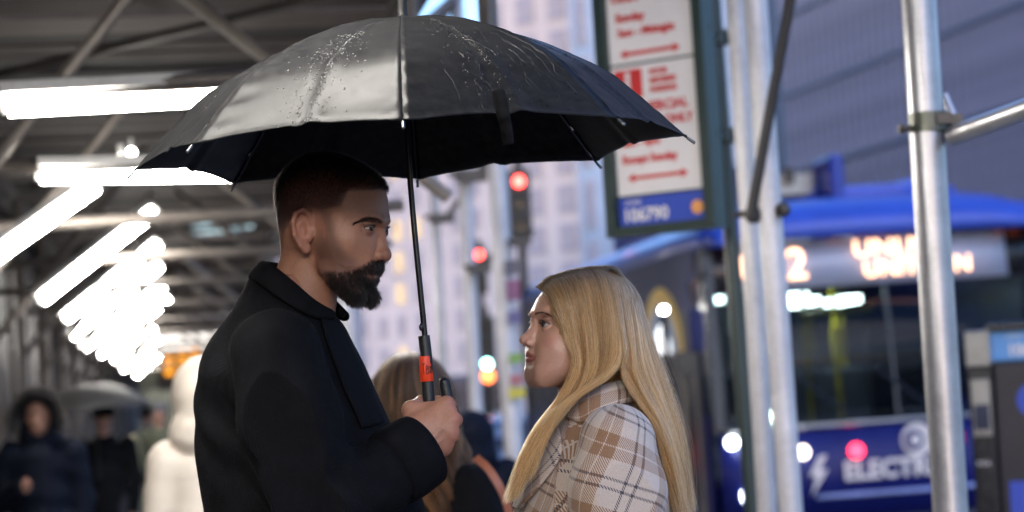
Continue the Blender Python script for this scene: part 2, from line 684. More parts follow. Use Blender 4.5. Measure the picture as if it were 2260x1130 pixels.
# pale stone block across the street, its windows in rows
pa = at(1098, 870, 128); pb = at(1312, 870, 124)
facade('office_building', 'pale lavender stone building with small square windows above the bus', pa[:2], pb[:2], 14, -.2, 34, M_PALE, 3, 15, 1.05, 1.45, 3.3, storey=2.02)
pa = at(1300, 870, 118); pb = at(1352, 870, 116)
facade('glass_building', 'narrow light blue glass building beside the parking sign', pa[:2], pb[:2], 10, -.2, 40, M_BLUEGLASS, 1, 12, .8, 2.2, 4.0, storey=3.0)
pa = at(835, 880, 190); pb = at(1096, 872, 178)
lit = {(4, 1), (5, 1), (5, 2), (3, 1), (7, 2), (7, 1), (1, 1), (0, 2), (8, 1)}
facade('apartment_building', 'far pale building with warm lit windows behind the umbrella shaft', pa[:2], pb[:2], 16, -.2, 24.0, M_PALE, 6, 9, 1.0, 1.5, 2.6, lit=lit, storey=2.45)
pa = at(600, 890, 260); pb = at(838, 880, 240)
facade('apartment_building', 'farthest pale building at the end of the street', pa[:2], pb[:2], 20, -.2, 20, M_PALE, 5, 6, 1.4, 2.0, 3, storey=3.1)


# ribbed grey-violet building on the right
def ribbed_building():
    A = at(1776, 850, 76); A[2] = 0
    d = np.array([.245, -1, 0]); d /= np.linalg.norm(d)          # towards the viewer
    n = np.array([d[1], -d[0], 0.0])                           # out over the street
    if n[0] > 0: n = -n
    ln, z1 = 40.0, 34.0
    root = empty('ribbed_building', tuple(A))
    tag(root, 'big grey violet building faced with upright metal ribs, top right', 'building')
    MB().obox(A + d * ln / 2 - n * 9 + UPV * (z1 / 2 - .2), d * ln / 2, n * 9, UPV * (z1 / 2)).obj('wall', M_RIBWALL, root)
    rb = MB().obox((0, 0, 0), d * .11, n * .10, UPV * (z1 / 2 - .3))
    first = None
    for k in range(72):
        o = rb.obj('rib', M_RIB, root) if first is None else first.copy()
        if first is None: first = o
        else: COL.objects.link(o); o.parent = root
        o.matrix_parent_inverse = Matrix.Translation(-Vector(A)); o.location = Vector(A + d * (.2 + k * ln / 72) + n * .10 + UPV * (z1 / 2))
    bd = MB().obox((0, 0, 0), d * ln / 2, n * .12, UPV * .075); first = None
    for k in range(12):
        o = bd.obj('floor_band', M_RIBBAND, root) if first is None else first.copy()
        if first is None: first = o
        else: COL.objects.link(o); o.parent = root
        o.matrix_parent_inverse = Matrix.Translation(-Vector(A)); o.location = Vector(A + d * ln / 2 + n * .10 + UPV * (3.4 + k * 2.45))
    MB().obox(A - d * .9 - n * 3 + UPV * (z1 / 2 - .2), d * .9, n * 3.1, UPV * z1 / 2).obj('corner_pier', M_RIBBAND, root)


M_RIBWALL = pmat('violet_grey_metal', (.075, .085, .145), .5, .1, var=.35, scale=.35)
M_RIB = pmat('pale_metal_rib', (.125, .14, .215), .5, .1, var=.4, scale=.5)
M_RIBBAND = pmat('dark_joint_metal', (.045, .045, .075), .5, .2, var=.2)
ribbed_building()


# left side: shop fronts behind the scaffold, built of upright boards
def shopfront():
    root = empty('shop_building', tuple(walk(3.3, 20)))
    tag(root, 'long boarded shop building along the inner edge of the pavement', 'building')
    p = [walk(o, D, z) for z in (-.1, 14) for o, D in ((3.36, -8), (9, -8), (9, 95), (3.36, 95))]
    mesh('wall', p, [(3, 2, 1, 0), (4, 5, 6, 7), (0, 1, 5, 4), (1, 2, 6, 5), (2, 3, 7, 6), (3, 0, 4, 7)], M_SHOPWALL, root, False)
    g = np.random.default_rng(3)
    meshes = {}
    for k in range(130):
        D = 6 + k * .46
        wd = float(g.choice([.30, .38, .44])); m_ = int(g.integers(0, 4))
        key = (wd, m_)
        if key not in meshes:
            o = MB().obox((0, 0, 0), SDIR * wd / 2, TDIR * .03, UPV * 1.40).obj('board', M_BOARDS[m_], root); meshes[key] = o
        else:
            o = meshes[key].copy(); COL.objects.link(o); o.parent = root
        o.matrix_parent_inverse = Matrix.Translation(-Vector(walk(3.3, 20)))
        o.location = Vector(walk(3.32 - float(g.uniform(0, .05)), D, 1.42))


M_SHOPWALL = pmat('soot_brown_wall', (.055, .045, .040), .75)
M_BOARDS = [pmat('brown_board', (.055, .040, .031), .7, scale=2), pmat('grey_board', (.09, .078, .07), .65, scale=2), pmat('dark_board', (.03, .025, .022), .6, scale=2), pmat('pale_board', (.17, .145, .13), .6, scale=2)]
shopfront()


# ------------------------------------------------------------------ trees beyond the scaffold
def tree(name, label, base, h, crown_r, n, col, seed, group=None):
    g = np.random.default_rng(seed)
    root = empty(name, tuple(base)); tag(root, label, 'tree', group)
    base = np.asarray(base, float)
    mb = MB(); tips = []
    top = base + UPV * h * .55
    mb.tube([base, base + UPV * h * .25 + g.normal(0, .1, 3), top], [.16, .13, .08], 8)
    for k in range(12):
        a = g.uniform(0, 6.28); e = base + UPV * h * g.uniform(.55, 1.0) + crown_r * .8 * np.array([math.cos(a), math.sin(a), 0])
        s_ = base + UPV * h * g.uniform(.3, .55)
        md = (s_ + e) / 2 + g.normal(0, .2, 3)
        mb.tube([s_, md, e], [.06, .04, .015], 6); tips.append(e); tips.append(md)
    mb.obj('trunk', M_BARK, root, True)
    tips = np.array(tips)
    c = tips[g.integers(0, len(tips), n)] + g.normal(0, crown_r * .28, (n, 3))
    d1 = g.normal(0, 1, (n, 3)); d1 /= np.linalg.norm(d1, axis=1, keepdims=True)
    d2 = np.cross(d1, g.normal(0, 1, (n, 3))); d2 /= np.linalg.norm(d2, axis=1, keepdims=True)
    s_ = g.uniform(.05, .12, (n, 1))
    V = np.stack([c - d1 * s_, c + d2 * s_ * .5, c + d1 * s_, c - d2 * s_ * .5], 1).reshape(-1, 3)
    F = np.arange(4 * n, dtype=np.int32).reshape(-1, 4)
    mesh('crown', V, F, col, root, False)


M_BARK = pmat('wet_bark', (.05, .04, .035), .7)
M_LEAF = pmat('dark_leaf', (.05, .055, .03), .5, var=.5, scale=.8)
tree('street_tree', 'bare brown street tree beyond the end of the scaffold tunnel', walk(-.6, 62), 8.5, 2.6, 2600, M_LEAF, 4)
# ------------------------------------------------------------------ pavement scaffold (sidewalk shed)
M_GALV = pmat('galvanised_pipe', (.42, .415, .43), .36, .7, var=.22, scale=11, bump=.06, rvar=.22)
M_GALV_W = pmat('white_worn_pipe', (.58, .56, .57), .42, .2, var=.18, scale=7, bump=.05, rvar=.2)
M_RUST = pmat('rusty_clamp', (.10, .085, .07), .5, .6, var=.5, scale=40, bump=.3)
M_DECK = [pmat('deck_plank_brown', (.045, .033, .027), .85, scale=3, spec=.2), pmat('deck_plank_grey', (.12, .092, .078), .8, scale=3, spec=.2), pmat('deck_plank_dark', (.02, .016, .014), .85, scale=3, spec=.2)]
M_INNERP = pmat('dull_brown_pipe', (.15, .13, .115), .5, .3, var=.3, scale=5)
M_BEAM = pmat('scaffold_beam', (.05, .044, .04), .6, .1, scale=4)
M_TUBE = emat('fluorescent_tube_light', (1.0, .955, .88), 23.0)
M_HOUSING = pmat('white_fixture_housing', (.55, .54, .52), .4)
M_CAPW = pmat('lamp_holder', (.6, .6, .58), .4)


def scaffold():
    O = walk(1.5, 20)
    root = empty('scaffold', tuple(O)); tag(root, 'steel scaffold with a plank roof over the pavement', 'scaffold')
    g = np.random.default_rng(11)
    inv = Matrix.Translation(-Vector(O))
    meshes = {}
    D = -2.0; k = 0
    half = 3.5
    while D < 68:
        wd = float(g.choice([.20, .24, .28])); m_ = int(g.choice([0, 0, 1, 2])); key = (wd, m_)
        if 21.0 < D < 25.5 and g.random() < .8:
            segs = [(.8, 1.0 + .3 * g.random()), (1.7 + .25 * g.random(), 3.35)]
        else:
            segs = [(.8, 3.35)]
        for o0, o1 in segs:
            full = len(segs) == 1
            if full and key in meshes:
                o = meshes[key].copy(); COL.objects.link(o); o.parent = root
            else:
                o = MB().obox((0, 0, 0), TDIR * (o1 - o0) / 2, SDIR * wd / 2, UPV * .022).obj('deck_plank', M_DECK[m_], root)
                if full: meshes[key] = o
            o.matrix_parent_inverse = inv
            o.location = Vector(walk((o0 + o1) / 2, D, 3.32 + float(g.uniform(-.012, .012))))
        D += wd + .035; k += 1
    for off in (.92, 3.1):
        a, b = walk(off, -2, 3.20), walk(off, 68, 3.20)
        mb = MB().bar(a, b, .10, .012).bar(a - UPV * .09, b - UPV * .09, .10, .012).bar(a - UPV * .045, b - UPV * .045, .012, .078)
        mb.obj('long_beam', M_BEAM, root)
    bays = [-.6, 1.5, 3.75, 7.0, 9.1, 11.6, 14.2, 17, 20, 23, 26, 29.5, 34, 38, 42, 47, 52, 58, 64]
    for D in bays:
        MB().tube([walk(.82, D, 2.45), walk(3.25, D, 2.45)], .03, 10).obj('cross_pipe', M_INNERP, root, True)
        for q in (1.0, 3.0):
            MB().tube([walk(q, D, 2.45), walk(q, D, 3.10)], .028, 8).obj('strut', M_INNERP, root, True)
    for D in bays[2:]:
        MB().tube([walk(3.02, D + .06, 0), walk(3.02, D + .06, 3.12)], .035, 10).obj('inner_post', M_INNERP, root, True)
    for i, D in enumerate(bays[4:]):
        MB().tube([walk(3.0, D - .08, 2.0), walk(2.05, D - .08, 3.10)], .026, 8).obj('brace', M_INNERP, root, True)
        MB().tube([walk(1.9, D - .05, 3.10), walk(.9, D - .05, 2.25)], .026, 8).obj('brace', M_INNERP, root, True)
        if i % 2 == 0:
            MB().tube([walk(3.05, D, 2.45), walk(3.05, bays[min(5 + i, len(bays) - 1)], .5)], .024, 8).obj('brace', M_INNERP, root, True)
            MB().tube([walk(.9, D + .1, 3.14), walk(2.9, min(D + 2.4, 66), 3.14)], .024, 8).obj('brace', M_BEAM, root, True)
    # kerb-side posts: every one where it stands
    def post(p0, p1, D, r, mat=M_GALV_W, name='outer_post'):
        a, b = at(*p0, D), at(*p1, D)
        d = (b - a) / (b - a)[2]
        lo = a - d * a[2]; hi = a + d * (4.22 - a[2])
        return MB().tube([lo, lo + (hi - lo) * .5, hi], r, 20).obj(name, mat, root, True)
    post((2090, 1000), (2040, 200), 6.2, .0455, M_GALV)
    post((1693, 1120), (1625, 10), 8.25, .034)
    post((1745, 1120), (1668, 10), 8.0, .040)
    post((1128, 900), (1098, 380), 14.2, .056)
    post((1050, 880), (1028, 420), 15.9, .044)
    post((975, 780), (958, 420), 17.8, .030, M_GALV)
    post((775, 720), (758, 500), 24.0, .10)
    MB().tube([walk(.0, 3, 4.16), walk(.0, 26, 4.16)], .03, 10).obj('top_rail', M_GALV, root, True)
    for D in (6.2, 14.2, 24.0):
        MB().tube([walk(-.05, D, 4.10), walk(.95, D, 3.30)], .026, 8).obj('brace', M_GALV, root, True)
    # coupler on the near post and the rail it holds
    c = at(2050, 271, 6.2)
    mb = MB().tube([c - UPV * .026, c - UPV * .024, c + UPV * .024, c + UPV * .026], [.0475, .0525, .0525, .0475], 28)
    mb.obj('coupler', pmat('dull_green_clamp', (.12, .125, .10), .4, .6, var=.3, scale=30), root, True)
    for dx in (-1, 1):
        MB().tube([c + np.array([dx * .050, -.012, -.012 + .02 * (dx > 0)]), c + np.array([dx * .082, -.016, -.014 + .02 * (dx > 0)])], .008, 8).tube([c + np.array([dx * .066, -.014, -.013 + .02 * (dx > 0)]), c + np.array([dx * .080, -.016, -.014 + .02 * (dx > 0)])], .013, 6).obj('coupler_bolt', M_RUST, root, True)
    MB().obox(c + np.array([.030, -.056, .004]), (.020, 0, 0), (0, .004, 0), (0, 0, .014)).obj('coupler_flap', M_RUST, root)
    MB().obox(c + np.array([.066, -.016, -.020]), (.014, 0, 0), (0, .02, 0), (0, 0, .036)).obj('coupler_jaw', M_RUST, root)
    MB().tube([at(2085, 210, 6.22), at(2112, 275, 6.18)], .010, 8).obj('strap', M_GALV, root, True)
    MB().tube([at(2104, 300, 6.15), at(2300, 228, 5.75)], .026, 14).obj('rail', M_GALV, root, True)
    # coupler and thin brace on the paired posts
    c = at(1690, 468, 8.0)
    MB().tube([at(1622, 474, 8.15), at(1738, 462, 7.95)], .011, 8).ball(at(1728, 463, 7.95), .026, 10, 7).ball(at(1662, 474, 8.0), .03, 10, 7).obj('coupler', M_RUST, root, True)
    MB().tube([at(1656, 480, 7.9), at(1752, -40, 7.7)], .018, 12).obj('brace', M_BEAM, root, True)
    for px, py, D, s_ in ((975, 482, 17.7, 1.0), (1040, 388, 15.8, 1.15), (1058, 592, 15.8, .8), (1148, 535, 14.1, .6)):
        c = at(px, py, D)
        mb = MB().obox(c, TDIR * .09 * s_, SDIR * .05, UPV * .035 * s_)
        mb.tube([c + TDIR * .03, c + TDIR * .13 * s_ + UPV * .12 * s_], .022 * s_, 8).tube([c - TDIR * .05, c - TDIR * .13 * s_ + UPV * .02], .018 * s_, 8)
        mb.obj('coupler', M_RUST, root, True)
    # stickers on the thick post
    for px, py, w, h, col in ((1133, 640, .05, .10, (.28, .10, .18)), (1135, 700, .05, .06, (.14, .12, .24)), (1138, 790, .05, .045, (.22, .36, .08)), (1140, 838, .045, .05, (.4, .14, .14)), (1141, 867, .06, .05, (.6, .5, .05)), (1128, 590, .05, .07, (.12, .11, .13))):
        c = at(px, py, 14.12)
        MB().obox(c, TDIR * w * .8, SDIR * .003, UPV * h * .6).obj('sticker', pmat('sticker_paint', col, .5), root)
    return root


scaffold()


def fluorescent(a, b, label, r=.026):
    """strip light from a to b: housing above, tube below, a holder at each end"""
    a, b = np.asarray(a, float), np.asarray(b, float)
    mid = (a + b) / 2
    root = empty('strip_light', tuple(mid)); tag(root, label, 'strip light', 'fluorescent strip lights under the scaffold')
    d = (b - a) / np.linalg.norm(b - a); side = np.cross(d, UPV); side /= np.linalg.norm(side); up = np.cross(side, d)
    MB().tube([a, b], r, 14).obj('tube', M_TUBE, root, True)
    MB().obox(mid + up * .050, (b - a) / 2 * 1.03, side * .085, up * .016).obj('housing', M_HOUSING, root)
    for e, s_ in ((a, -1), (b, 1)):
        MB().obox(e + d * s_ * .012 + up * .015, d * .010, side * .018, up * .030).obj('lamp_holder', M_CAPW, root)


hl = [((20, 238), (935, 190), 7.0, 7.15, 'strip light lying level, upper of the two beside the umbrella'), ((92, 390), (510, 384), 9.1, 9.2, 'strip light lying level just under the umbrella edge')]
for p, q, D0, D1, lab in hl:
    fluorescent(at(*p, D0), at(*q, D1), lab)
fluorescent(walk(2.80, 3.75, 2.40), walk(1.60, 3.75, 2.40), 'strip light overhead in the bay of the couple')
fluorescent(walk(2.55, 1.5, 2.38), walk(1.35, 1.5, 2.38), 'strip light overhead in front of the couple')
dg = [((-60, 606), (212, 414), 11.2, 'slanting strip light cut by the left edge of the picture'), ((95, 663), (343, 468), 14.0, 'slanting strip light standing clear above the bright cluster'),
      ((147, 703), (350, 540), 17.0, 'topmost slanting strip light of the bright cluster'), ((160, 742), (353, 588), 20.0, 'slanting strip light, second from the top of the bright cluster'),
      ((186, 768), (364, 628), 23.0, 'slanting strip light low in the bright cluster'), ((222, 783), (371, 660), 26.0, 'slanting strip light at the foot of the bright cluster'),
      ((252, 795), (338, 724), 34.0, 'short far strip light, upper of the three distant ones'), ((273, 816), (352, 750), 38.0, 'short far strip light, middle of the three distant ones'), ((301, 829), (353, 783), 42.0, 'shortest strip light far down the scaffold')]
for p, q, D, lab in dg:
    a, b = at(*p, D), at(*q, D)
    fluorescent(a, b, lab, .026 if D < 16 else .028)
# two round lamps near the level lights
M_BULB = emat('warm_bulb', (1.0, .95, .85), 12.0)
for px, py, D, r in ((268, 357, 11.0, .030), (290, 336, 11.4, .018)):
    c = at(px, py, D)
    root = empty('bulb_lamp', tuple(c)); tag(root, 'round bulb lamp hung %s beside the umbrella tip' % ('lower' if r > .02 else 'higher and smaller'), 'lamp')
    MB().ball(c, r, 16, 10).obj('bulb', M_BULB, root, True)
    MB().tube([c + UPV * r * .9, c + UPV * (r + .05)], r * .5, 10).obj('socket', M_HOUSING, root, True)


# lit shop sign at the far end
def shop_sign():
    c = at(400, 770, 46)
    root = empty('shop_sign', tuple(c)); tag(root, 'far lit shop sign with a white band over orange letters', 'sign')
    k = 46 / FPX
    MB().obox(at(420, 790, 46.2), TDIR * 75 * k, SDIR * .08, UPV * 70 * k).obj('board', M_BEAM, root)
    MB().obox(at(420, 752, 46.0), TDIR * 70 * k, SDIR * .03, UPV * 17 * k).obj('white_band', emat('white_sign_light', (1, .93, .85), .35), root)
    om = emat('orange_sign_light', (1.0, .36, .02), .40)
    for px, py, w, h in ((373, 803, 9, 24), (403, 797, 10, 22), (431, 791, 9, 20)):
        MB().obox(at(px, py, 46.0), TDIR * w * k, SDIR * .03, UPV * h * k).obj('orange_letter', om, root)
    MB().obox(at(366, 690, 44), TDIR * 34 * 44 / FPX, SDIR * .05, UPV * 12 * 44 / FPX).obj('lamp_panel', emat('cream_sign_light', (1, .86, .68), .8), root)


shop_sign()
# ------------------------------------------------------------------ parking sign on its green pole
M_GREEN = pmat('dark_green_paint', (.022, .038, .034), .4, var=.25, bump=.1)
M_WHITE = pmat('white_sign_face', (.72, .68, .66), .5, var=.05)
M_RED = pmat('red_print', (.55, .03, .03), .5, var=.08)
M_BLUE = pmat('blue_print', (.03, .07, .42), .5, var=.08)
M_SPRINT = pmat('orange_print', (.8, .35, .1), .5)


def sign_pole():
    a, b = at(1650, 1000, 9.25), at(1574, 0, 9.25)
    d = (b - a) / (b - a)[2]; lo = a - d * a[2]; hi = a + d * (3.1 - a[2])
    root = empty('sign_pole', tuple(lo)); tag(root, 'dark green pole that holds the tall parking sign', 'pole')
    MB().tube([lo, hi], .029, 16).obj('shaft', M_GREEN, root, True)
    MB().tube([lo, lo + UPV * .10, lo + UPV * .12], [.07, .06, .03], 16).obj('base', M_GREEN, root, True)
    for t_, r in ((1.0, 0), ):
        pass
    for y in (84, 300):
        c = at(1578 + y * .076, y, 9.25)
        mb = MB().tube([c - UPV * .028, c + UPV * .028], .046, 14).obox(c + np.array([-.055, -.02, 0]), (.045, 0, 0), (0, .016, 0), (0, 0, .018)).ball(c + np.array([.045, -.015, 0]), .022, 8, 6)
        mb.obj('bracket', M_GREEN, root, True)


sign_pole()


def parking_sign():
    yaw = math.radians(36)
    hx = np.array([math.cos(yaw), -math.sin(yaw), 0.0])
    up = np.array([-.042, 0.01, 1.0]); up -= hx * (up @ hx); up /= np.linalg.norm(up)
    nn = np.cross(hx, up)                                # towards the viewer
    if nn[1] > 0: nn = -nn
    O = at(1449, 228, 9.05)
    root = empty('parking_sign', tuple(O)); tag(root, 'tall framed parking sign with red print and a blue zone strip', 'sign')
    w, h = .205, .455
    p = lambda x, y, z=0.0: O + hx * x + up * y + nn * z
    back = MB().obox(p(0, 0, -.03), hx * w, up * h, nn * .03).obj('back', M_GREEN, root)
    fr = MB()
    for s_ in (-1, 1):
        fr.obox(p(s_ * (w + .014), 0, -.01), hx * .022, up * (h + .036), nn * .045)
        fr.obox(p(0, s_ * (h + .018), -.01), hx * (w - .009), up * .018, nn * .045)
    fr.obj('frame', M_GREEN, root)
    def plate(y0, y1, mat, nm):
        return MB().obox(p(0, (y0 + y1) / 2, .003), hx * (w - .012), up * (y1 - y0) / 2, nn * .003).obj(nm, mat, root)
    plate(.165, .45, M_WHITE, 'upper_plate')
    low = plate(-.335, .155, M_WHITE, 'lower_plate')
    zone = plate(-.45, -.345, M_BLUE, 'zone_plate')
    def tx(s_, x, y, size, mat=M_RED, bold=.002):
        text('lettering', s_, size, mat, root, p(x, y, .0075), hx, up, extrude=.0008, bold=bold)
    def arrow(y):
        mb = MB().obox(p(-.01, y, .008), hx * .105, up * .007, nn * .0015)
        for s_ in (-1, 1):
            a = p(-.01 + s_ * .105, y + .018, .008); b = p(-.01 + s_ * .105, y - .018, .008); c = p(-.01 + s_ * .135, y, .008)
            mb.add([q + nn * z for z in (-.0015, .0015) for q in (a, b, c)], [(0, 1, 2), (5, 4, 3), (0, 3, 4, 1), (1, 4, 5, 2), (2, 5, 3, 0)])
        mb.obj('arrow', M_RED, root)
    tx('Others', -.17, .400, .042); tx('Sunday', -.155, .325, .046); tx('5am - Midnight', -.15, .268, .042)
    arrow(.200)
    MB().obox(p(-.115, .085, .0085), hx * .062, up * .055, nn * .0015).obj('red_square', M_RED, root)
    text('lettering', '1', .125, M_WHITE, root, p(-.148, .040, .0105), hx, up, extrude=.0008, bold=.004)
    tx('HOUR', -.02, .112, .028); tx('METERED', -.02, .078, .028); tx('PARKING', -.02, .044, .028)
    tx('COMMERCIAL', -.172, -.025, .050); tx('VEHICLES ONLY', -.172, -.080, .046)
    tx('8am - 6pm', -.165, -.150, .04); tx('Except Sunday', -.165, -.215, .042)
    arrow(-.272)
    text('lettering', 'ZONE', .026, M_WHITE, root, p(-.165, -.372, .0075), hx, up, extrude=.0008)
    text('lettering', '106790', .068, M_WHITE, root, p(-.178, -.435, .0075), hx, up, extrude=.0008, bold=.002)
    MB().disc(p(.155, -.405, .008), .026, nn, .003, 24).obj('round_mark', M_SPRINT, root)
    # bars to the pole
    MB().tube([p(w + .03, .26, -.02), at(1580, 84, 9.25)], .012, 8).obj('mount', M_GREEN, root, True)
    MB().tube([p(w + .03, -.14, -.02), at(1597, 300, 9.25)], .012, 8).obj('mount', M_GREEN, root, True)


parking_sign()


# ------------------------------------------------------------------ pay station
def pay_station():
    D = 11.5; k = D / FPX
    yaw = math.radians(-16)
    f = np.array([math.cos(yaw), math.sin(yaw), 0.0]); n = np.array([math.sin(yaw), -math.cos(yaw), 0.0])
    O = at(2192, 845, D); O[2] = 0                     # front left edge
    root = empty('pay_station', tuple(O)); tag(root, 'dark parking pay station with a light blue band at the right edge', 'pay station')
    p = lambda x, y, z: O + f * x + n * y + UPV * z
    def bx(x0, x1, y0, y1, z0, z1, nm, mat, bev=.006):
        o = MB().obox(p((x0 + x1) / 2, (y0 + y1) / 2, (z0 + z1) / 2), f * (x1 - x0) / 2, n * (y1 - y0) / 2, UPV * (z1 - z0) / 2).obj(nm, mat, root)
        return bevel(o, bev)
    body = bx(0, .34, -.24, 0, .05, 1.55, 'body', M_KIOSK, .015)
    bx(-.02, .36, -.26, .03, 1.69, 1.735, 'cap', M_BLACKP, .012)
    bx(-.005, .345, -.245, .005, 1.55, 1.69, 'blue_band', M_LBLUE)
    bx(-.03, .37, -.27, .03, 0, .05, 'plinth', M_BLACKP)
    text('lettering', '106790', .075, M_WHITE, root, p(.075, .008, 1.575), f, UPV, extrude=.001, bold=.003)
    text('lettering', 'ZONE', .026, M_WHITE, root, p(.075, .008, 1.655), f, UPV, extrude=.001)
    bx(-.115, -.005, -.20, .02, .05, 1.53, 'side_column', M_BLACKP, .01)
    bx(-.105, -.015, .019, .026, 1.20, 1.47, 'card_panel', M_STEELP)
    bx(-.095, -.025, .027, .030, 1.23, 1.35, 'screen', M_WIN_DARK)
    bx(-.10, -.02, .019, .028, .90, 1.12, 'slot_plate', M_BLACKP)
    bx(-.118, -.002, -.20, .03, 1.53, 1.70, 'column_head', M_STEELP)
    MB().disc(p(.19, .004, 1.36), .085, n, .006, 36).obj('round_badge', M_BLUE, root)
    text('lettering', 'P', .12, M_WHITE, root, p(.155, .009, 1.318), f, UPV, extrude=.001, bold=.004)
    text('lettering', 'VISA', .035, M_WHITE, root, p(-.10, .032, 1.06), f, UPV, extrude=.001)
    bx(.045, .30, .003, .010, .78, .98, 'notice', M_BLUE)


M_KIOSK = pmat('dark_violet_metal', (.022, .021, .028), .4, .2)
M_BLACKP = pmat('black_painted_metal', (.014, .014, .016), .25)
M_STEELP = pmat('brushed_steel', (.24, .24, .245), .3, .9)
M_LBLUE = pmat('light_blue_paint', (.10, .30, .62), .35, var=.08)
pay_station()


# ------------------------------------------------------------------ traffic lights
M_SIGNAL = pmat('dark_signal_housing', (.03, .028, .02), .5)
M_LENS = pmat('dark_lens', (.03, .03, .03), .2)
E_RED = emat('red_signal_light', (1.0, .05, .04), 4.0)
E_GREEN = emat('green_signal_light', (.35, 1.0, .85), 4.0)
E_AMBER = emat('amber_signal_light', (1.0, .22, .06), 1.2)


def signal(px, py, D, lit, label, r=.062, pole_to=None):
    c = at(px, py, D)                                   # centre of the lit lens
    k = {'red': 0, 'amber': 1, 'green': 2}[lit]
    top = c + UPV * k * .28
    root = empty('traffic_light', (float(c[0]), float(c[1]), 0.0)); tag(root, label, 'traffic light', 'traffic lights down the street')
    MB().obox(top - UPV * .28 + np.array([0, .12, 0]), (.14, 0, 0), (0, .09, 0), (0, 0, .43)).obj('housing', M_SIGNAL, root)
    for i, e in enumerate((E_RED, E_AMBER, E_GREEN)):
        q = top - UPV * .28 * i
        MB().disc(q + np.array([0, .02, 0]), r, (0, -1, 0), .02, 24).obj('lens', e if i == k else M_LENS, root)
        v = MB()
        t = np.linspace(-.2, math.pi + .2, 13)
        a = [q + np.array([r * 1.08 * math.cos(x), .03, r * 1.08 * math.sin(x)]) for x in t]; b = [w - np.array([0, .16, 0]) for w in a]
        v.add(a + b, [(j, j + 1, j + 14, j + 13) for j in range(12)])
        o = v.obj('visor', M_SIGNAL, root); so = o.modifiers.new('thick', 'SOLIDIFY'); so.thickness = .006
    pc = top + np.array([0, .26, 0])
    MB().tube([(pc[0], pc[1], 0), (pc[0], pc[1], pc[2] + .3)], .055, 12).obj('pole', M_SIGNAL, root, True)


signal(1145, 400, 30.0, 'red', 'red traffic light under the umbrella edge beside the thick post')
signal(1057, 562, 44.0, 'red', 'smaller red traffic light between the two pale posts', r=.062)
signal(1075, 803, 36.0, 'green', 'green traffic light low between the two pale posts')


def lamp_sign():
    c = at(1077, 830, 33)
    root = empty('crossing_light', (float(c[0]), float(c[1]), 0.0)); tag(root, 'orange crossing light just below the green signal', 'crossing light')
    MB().obox(c + np.array([0, .1, 0]), (.11, 0, 0), (0, .08, 0), (0, 0, .10)).obj('housing', M_SIGNAL, root)
    MB().disc(c, .085, (0, -1, 0), .02, 20).obj('lens', E_AMBER, root)
    MB().tube([(c[0], c[1] + .1, 0), (c[0], c[1] + .1, c[2] - .10)], .04, 10).obj('pole', M_SIGNAL, root, True)


lamp_sign()


# ------------------------------------------------------------------ parked and waiting cars
def car(loc, rz, body, label, tail=True):
    root = empty('parked_car', loc, rz); tag(root, label, 'car', 'cars in the street')
    # own frame: x forward; profile lofted across the width
    prof = [(-2.2, .45), (-2.25, .75), (-2.1, .98), (-1.75, 1.02), (-1.35, 1.40), (-.3, 1.48), (.45, 1.40), (1.0, 1.02), (1.9, .90), (2.2, .70), (2.2, .42), (1.7, .30), (-1.8, .30)]
    P = spline_poly(prof, 3); n = len(P)
    ys = [(-.86, .93), (-.90, 1), (-.6, 1.01), (0, 1.015), (.6, 1.01), (.90, 1), (.86, .93)]
    V = [(x * (.97 if abs(y) > .7 else 1), y * (1 - .16 * max(0, (z - .95)) / .5), .3 + (z - .3) * s_) for y, s_ in ys for x, z in P]
    F = [(j * n + i, j * n + (i + 1) % n, (j + 1) * n + (i + 1) % n, (j + 1) * n + i) for j in range(len(ys) - 1) for i in range(n)]
    F += [tuple(range(n))[::-1], tuple((len(ys) - 1) * n + i for i in range(n))]
    M = Matrix.Translation(loc) @ Matrix.Rotation(rz, 4, 'Z')
    w = lambda pts: [tuple(M @ Vector(q)) for q in pts]
    mesh('body', w(V), F, body, root)
    gl = MB()
    gl.add(w([(-1.72, -.66, 1.04), (-1.72, .66, 1.04), (-1.38, .60, 1.38), (-1.38, -.60, 1.38)]), [(0, 1, 2, 3)])
    o = gl.obj('rear_window', M_WIN_DARK, root); o.modifiers.new('thick', 'SOLIDIFY').thickness = .03
    gl = MB(); gl.add(w([(1.02, -.66, 1.04), (1.02, .66, 1.04), (.52, .60, 1.38), (.52, -.60, 1.38)]), [(3, 2, 1, 0)])
    o = gl.obj('windscreen', M_WIN_DARK, root); o.modifiers.new('thick', 'SOLIDIFY').thickness = .03
    for s_ in (-1, 1):
        o = MB().add(w([(-1.3, s_ * .895, 1.03), (.8, s_ * .895, 1.03), (.42, s_ * .80, 1.34), (-1.1, s_ * .80, 1.34)]), [(0, 1, 2, 3)]).obj('side_window', M_WIN_DARK, root)
        o.modifiers.new('thick', 'SOLIDIFY').thickness = .03
        MB().ball(M @ Vector((-2.16, s_ * .68, .80)), (.10, .17, .09), 14, 8).obj('tail_light', E_TAIL if tail else M_RED, root, True)
        MB().ball(M @ Vector((2.1, s_ * .65, .70)), (.12, .16, .08), 14, 8).obj('headlight', M_STEELP, root, True)
        for x in (-1.35, 1.35):
            a, b = M @ Vector((x, s_ * .72, .32)), M @ Vector((x, s_ * .91, .32))
            wh = MB().tube([a, b], .32, 24).obj('wheel', M_BLACKP, root, True)
            MB().tube([b, b + (b - a) * .05], .19, 20).obj('rim', M_STEELP, wh, True)
    MB().obox(M @ Vector((-2.26, 0, .62)), M.to_3x3() @ Vector((.01, 0, 0)), M.to_3x3() @ Vector((0, .18, 0)), (0, 0, .07)).obj('number_plate', M_WHITE, root)


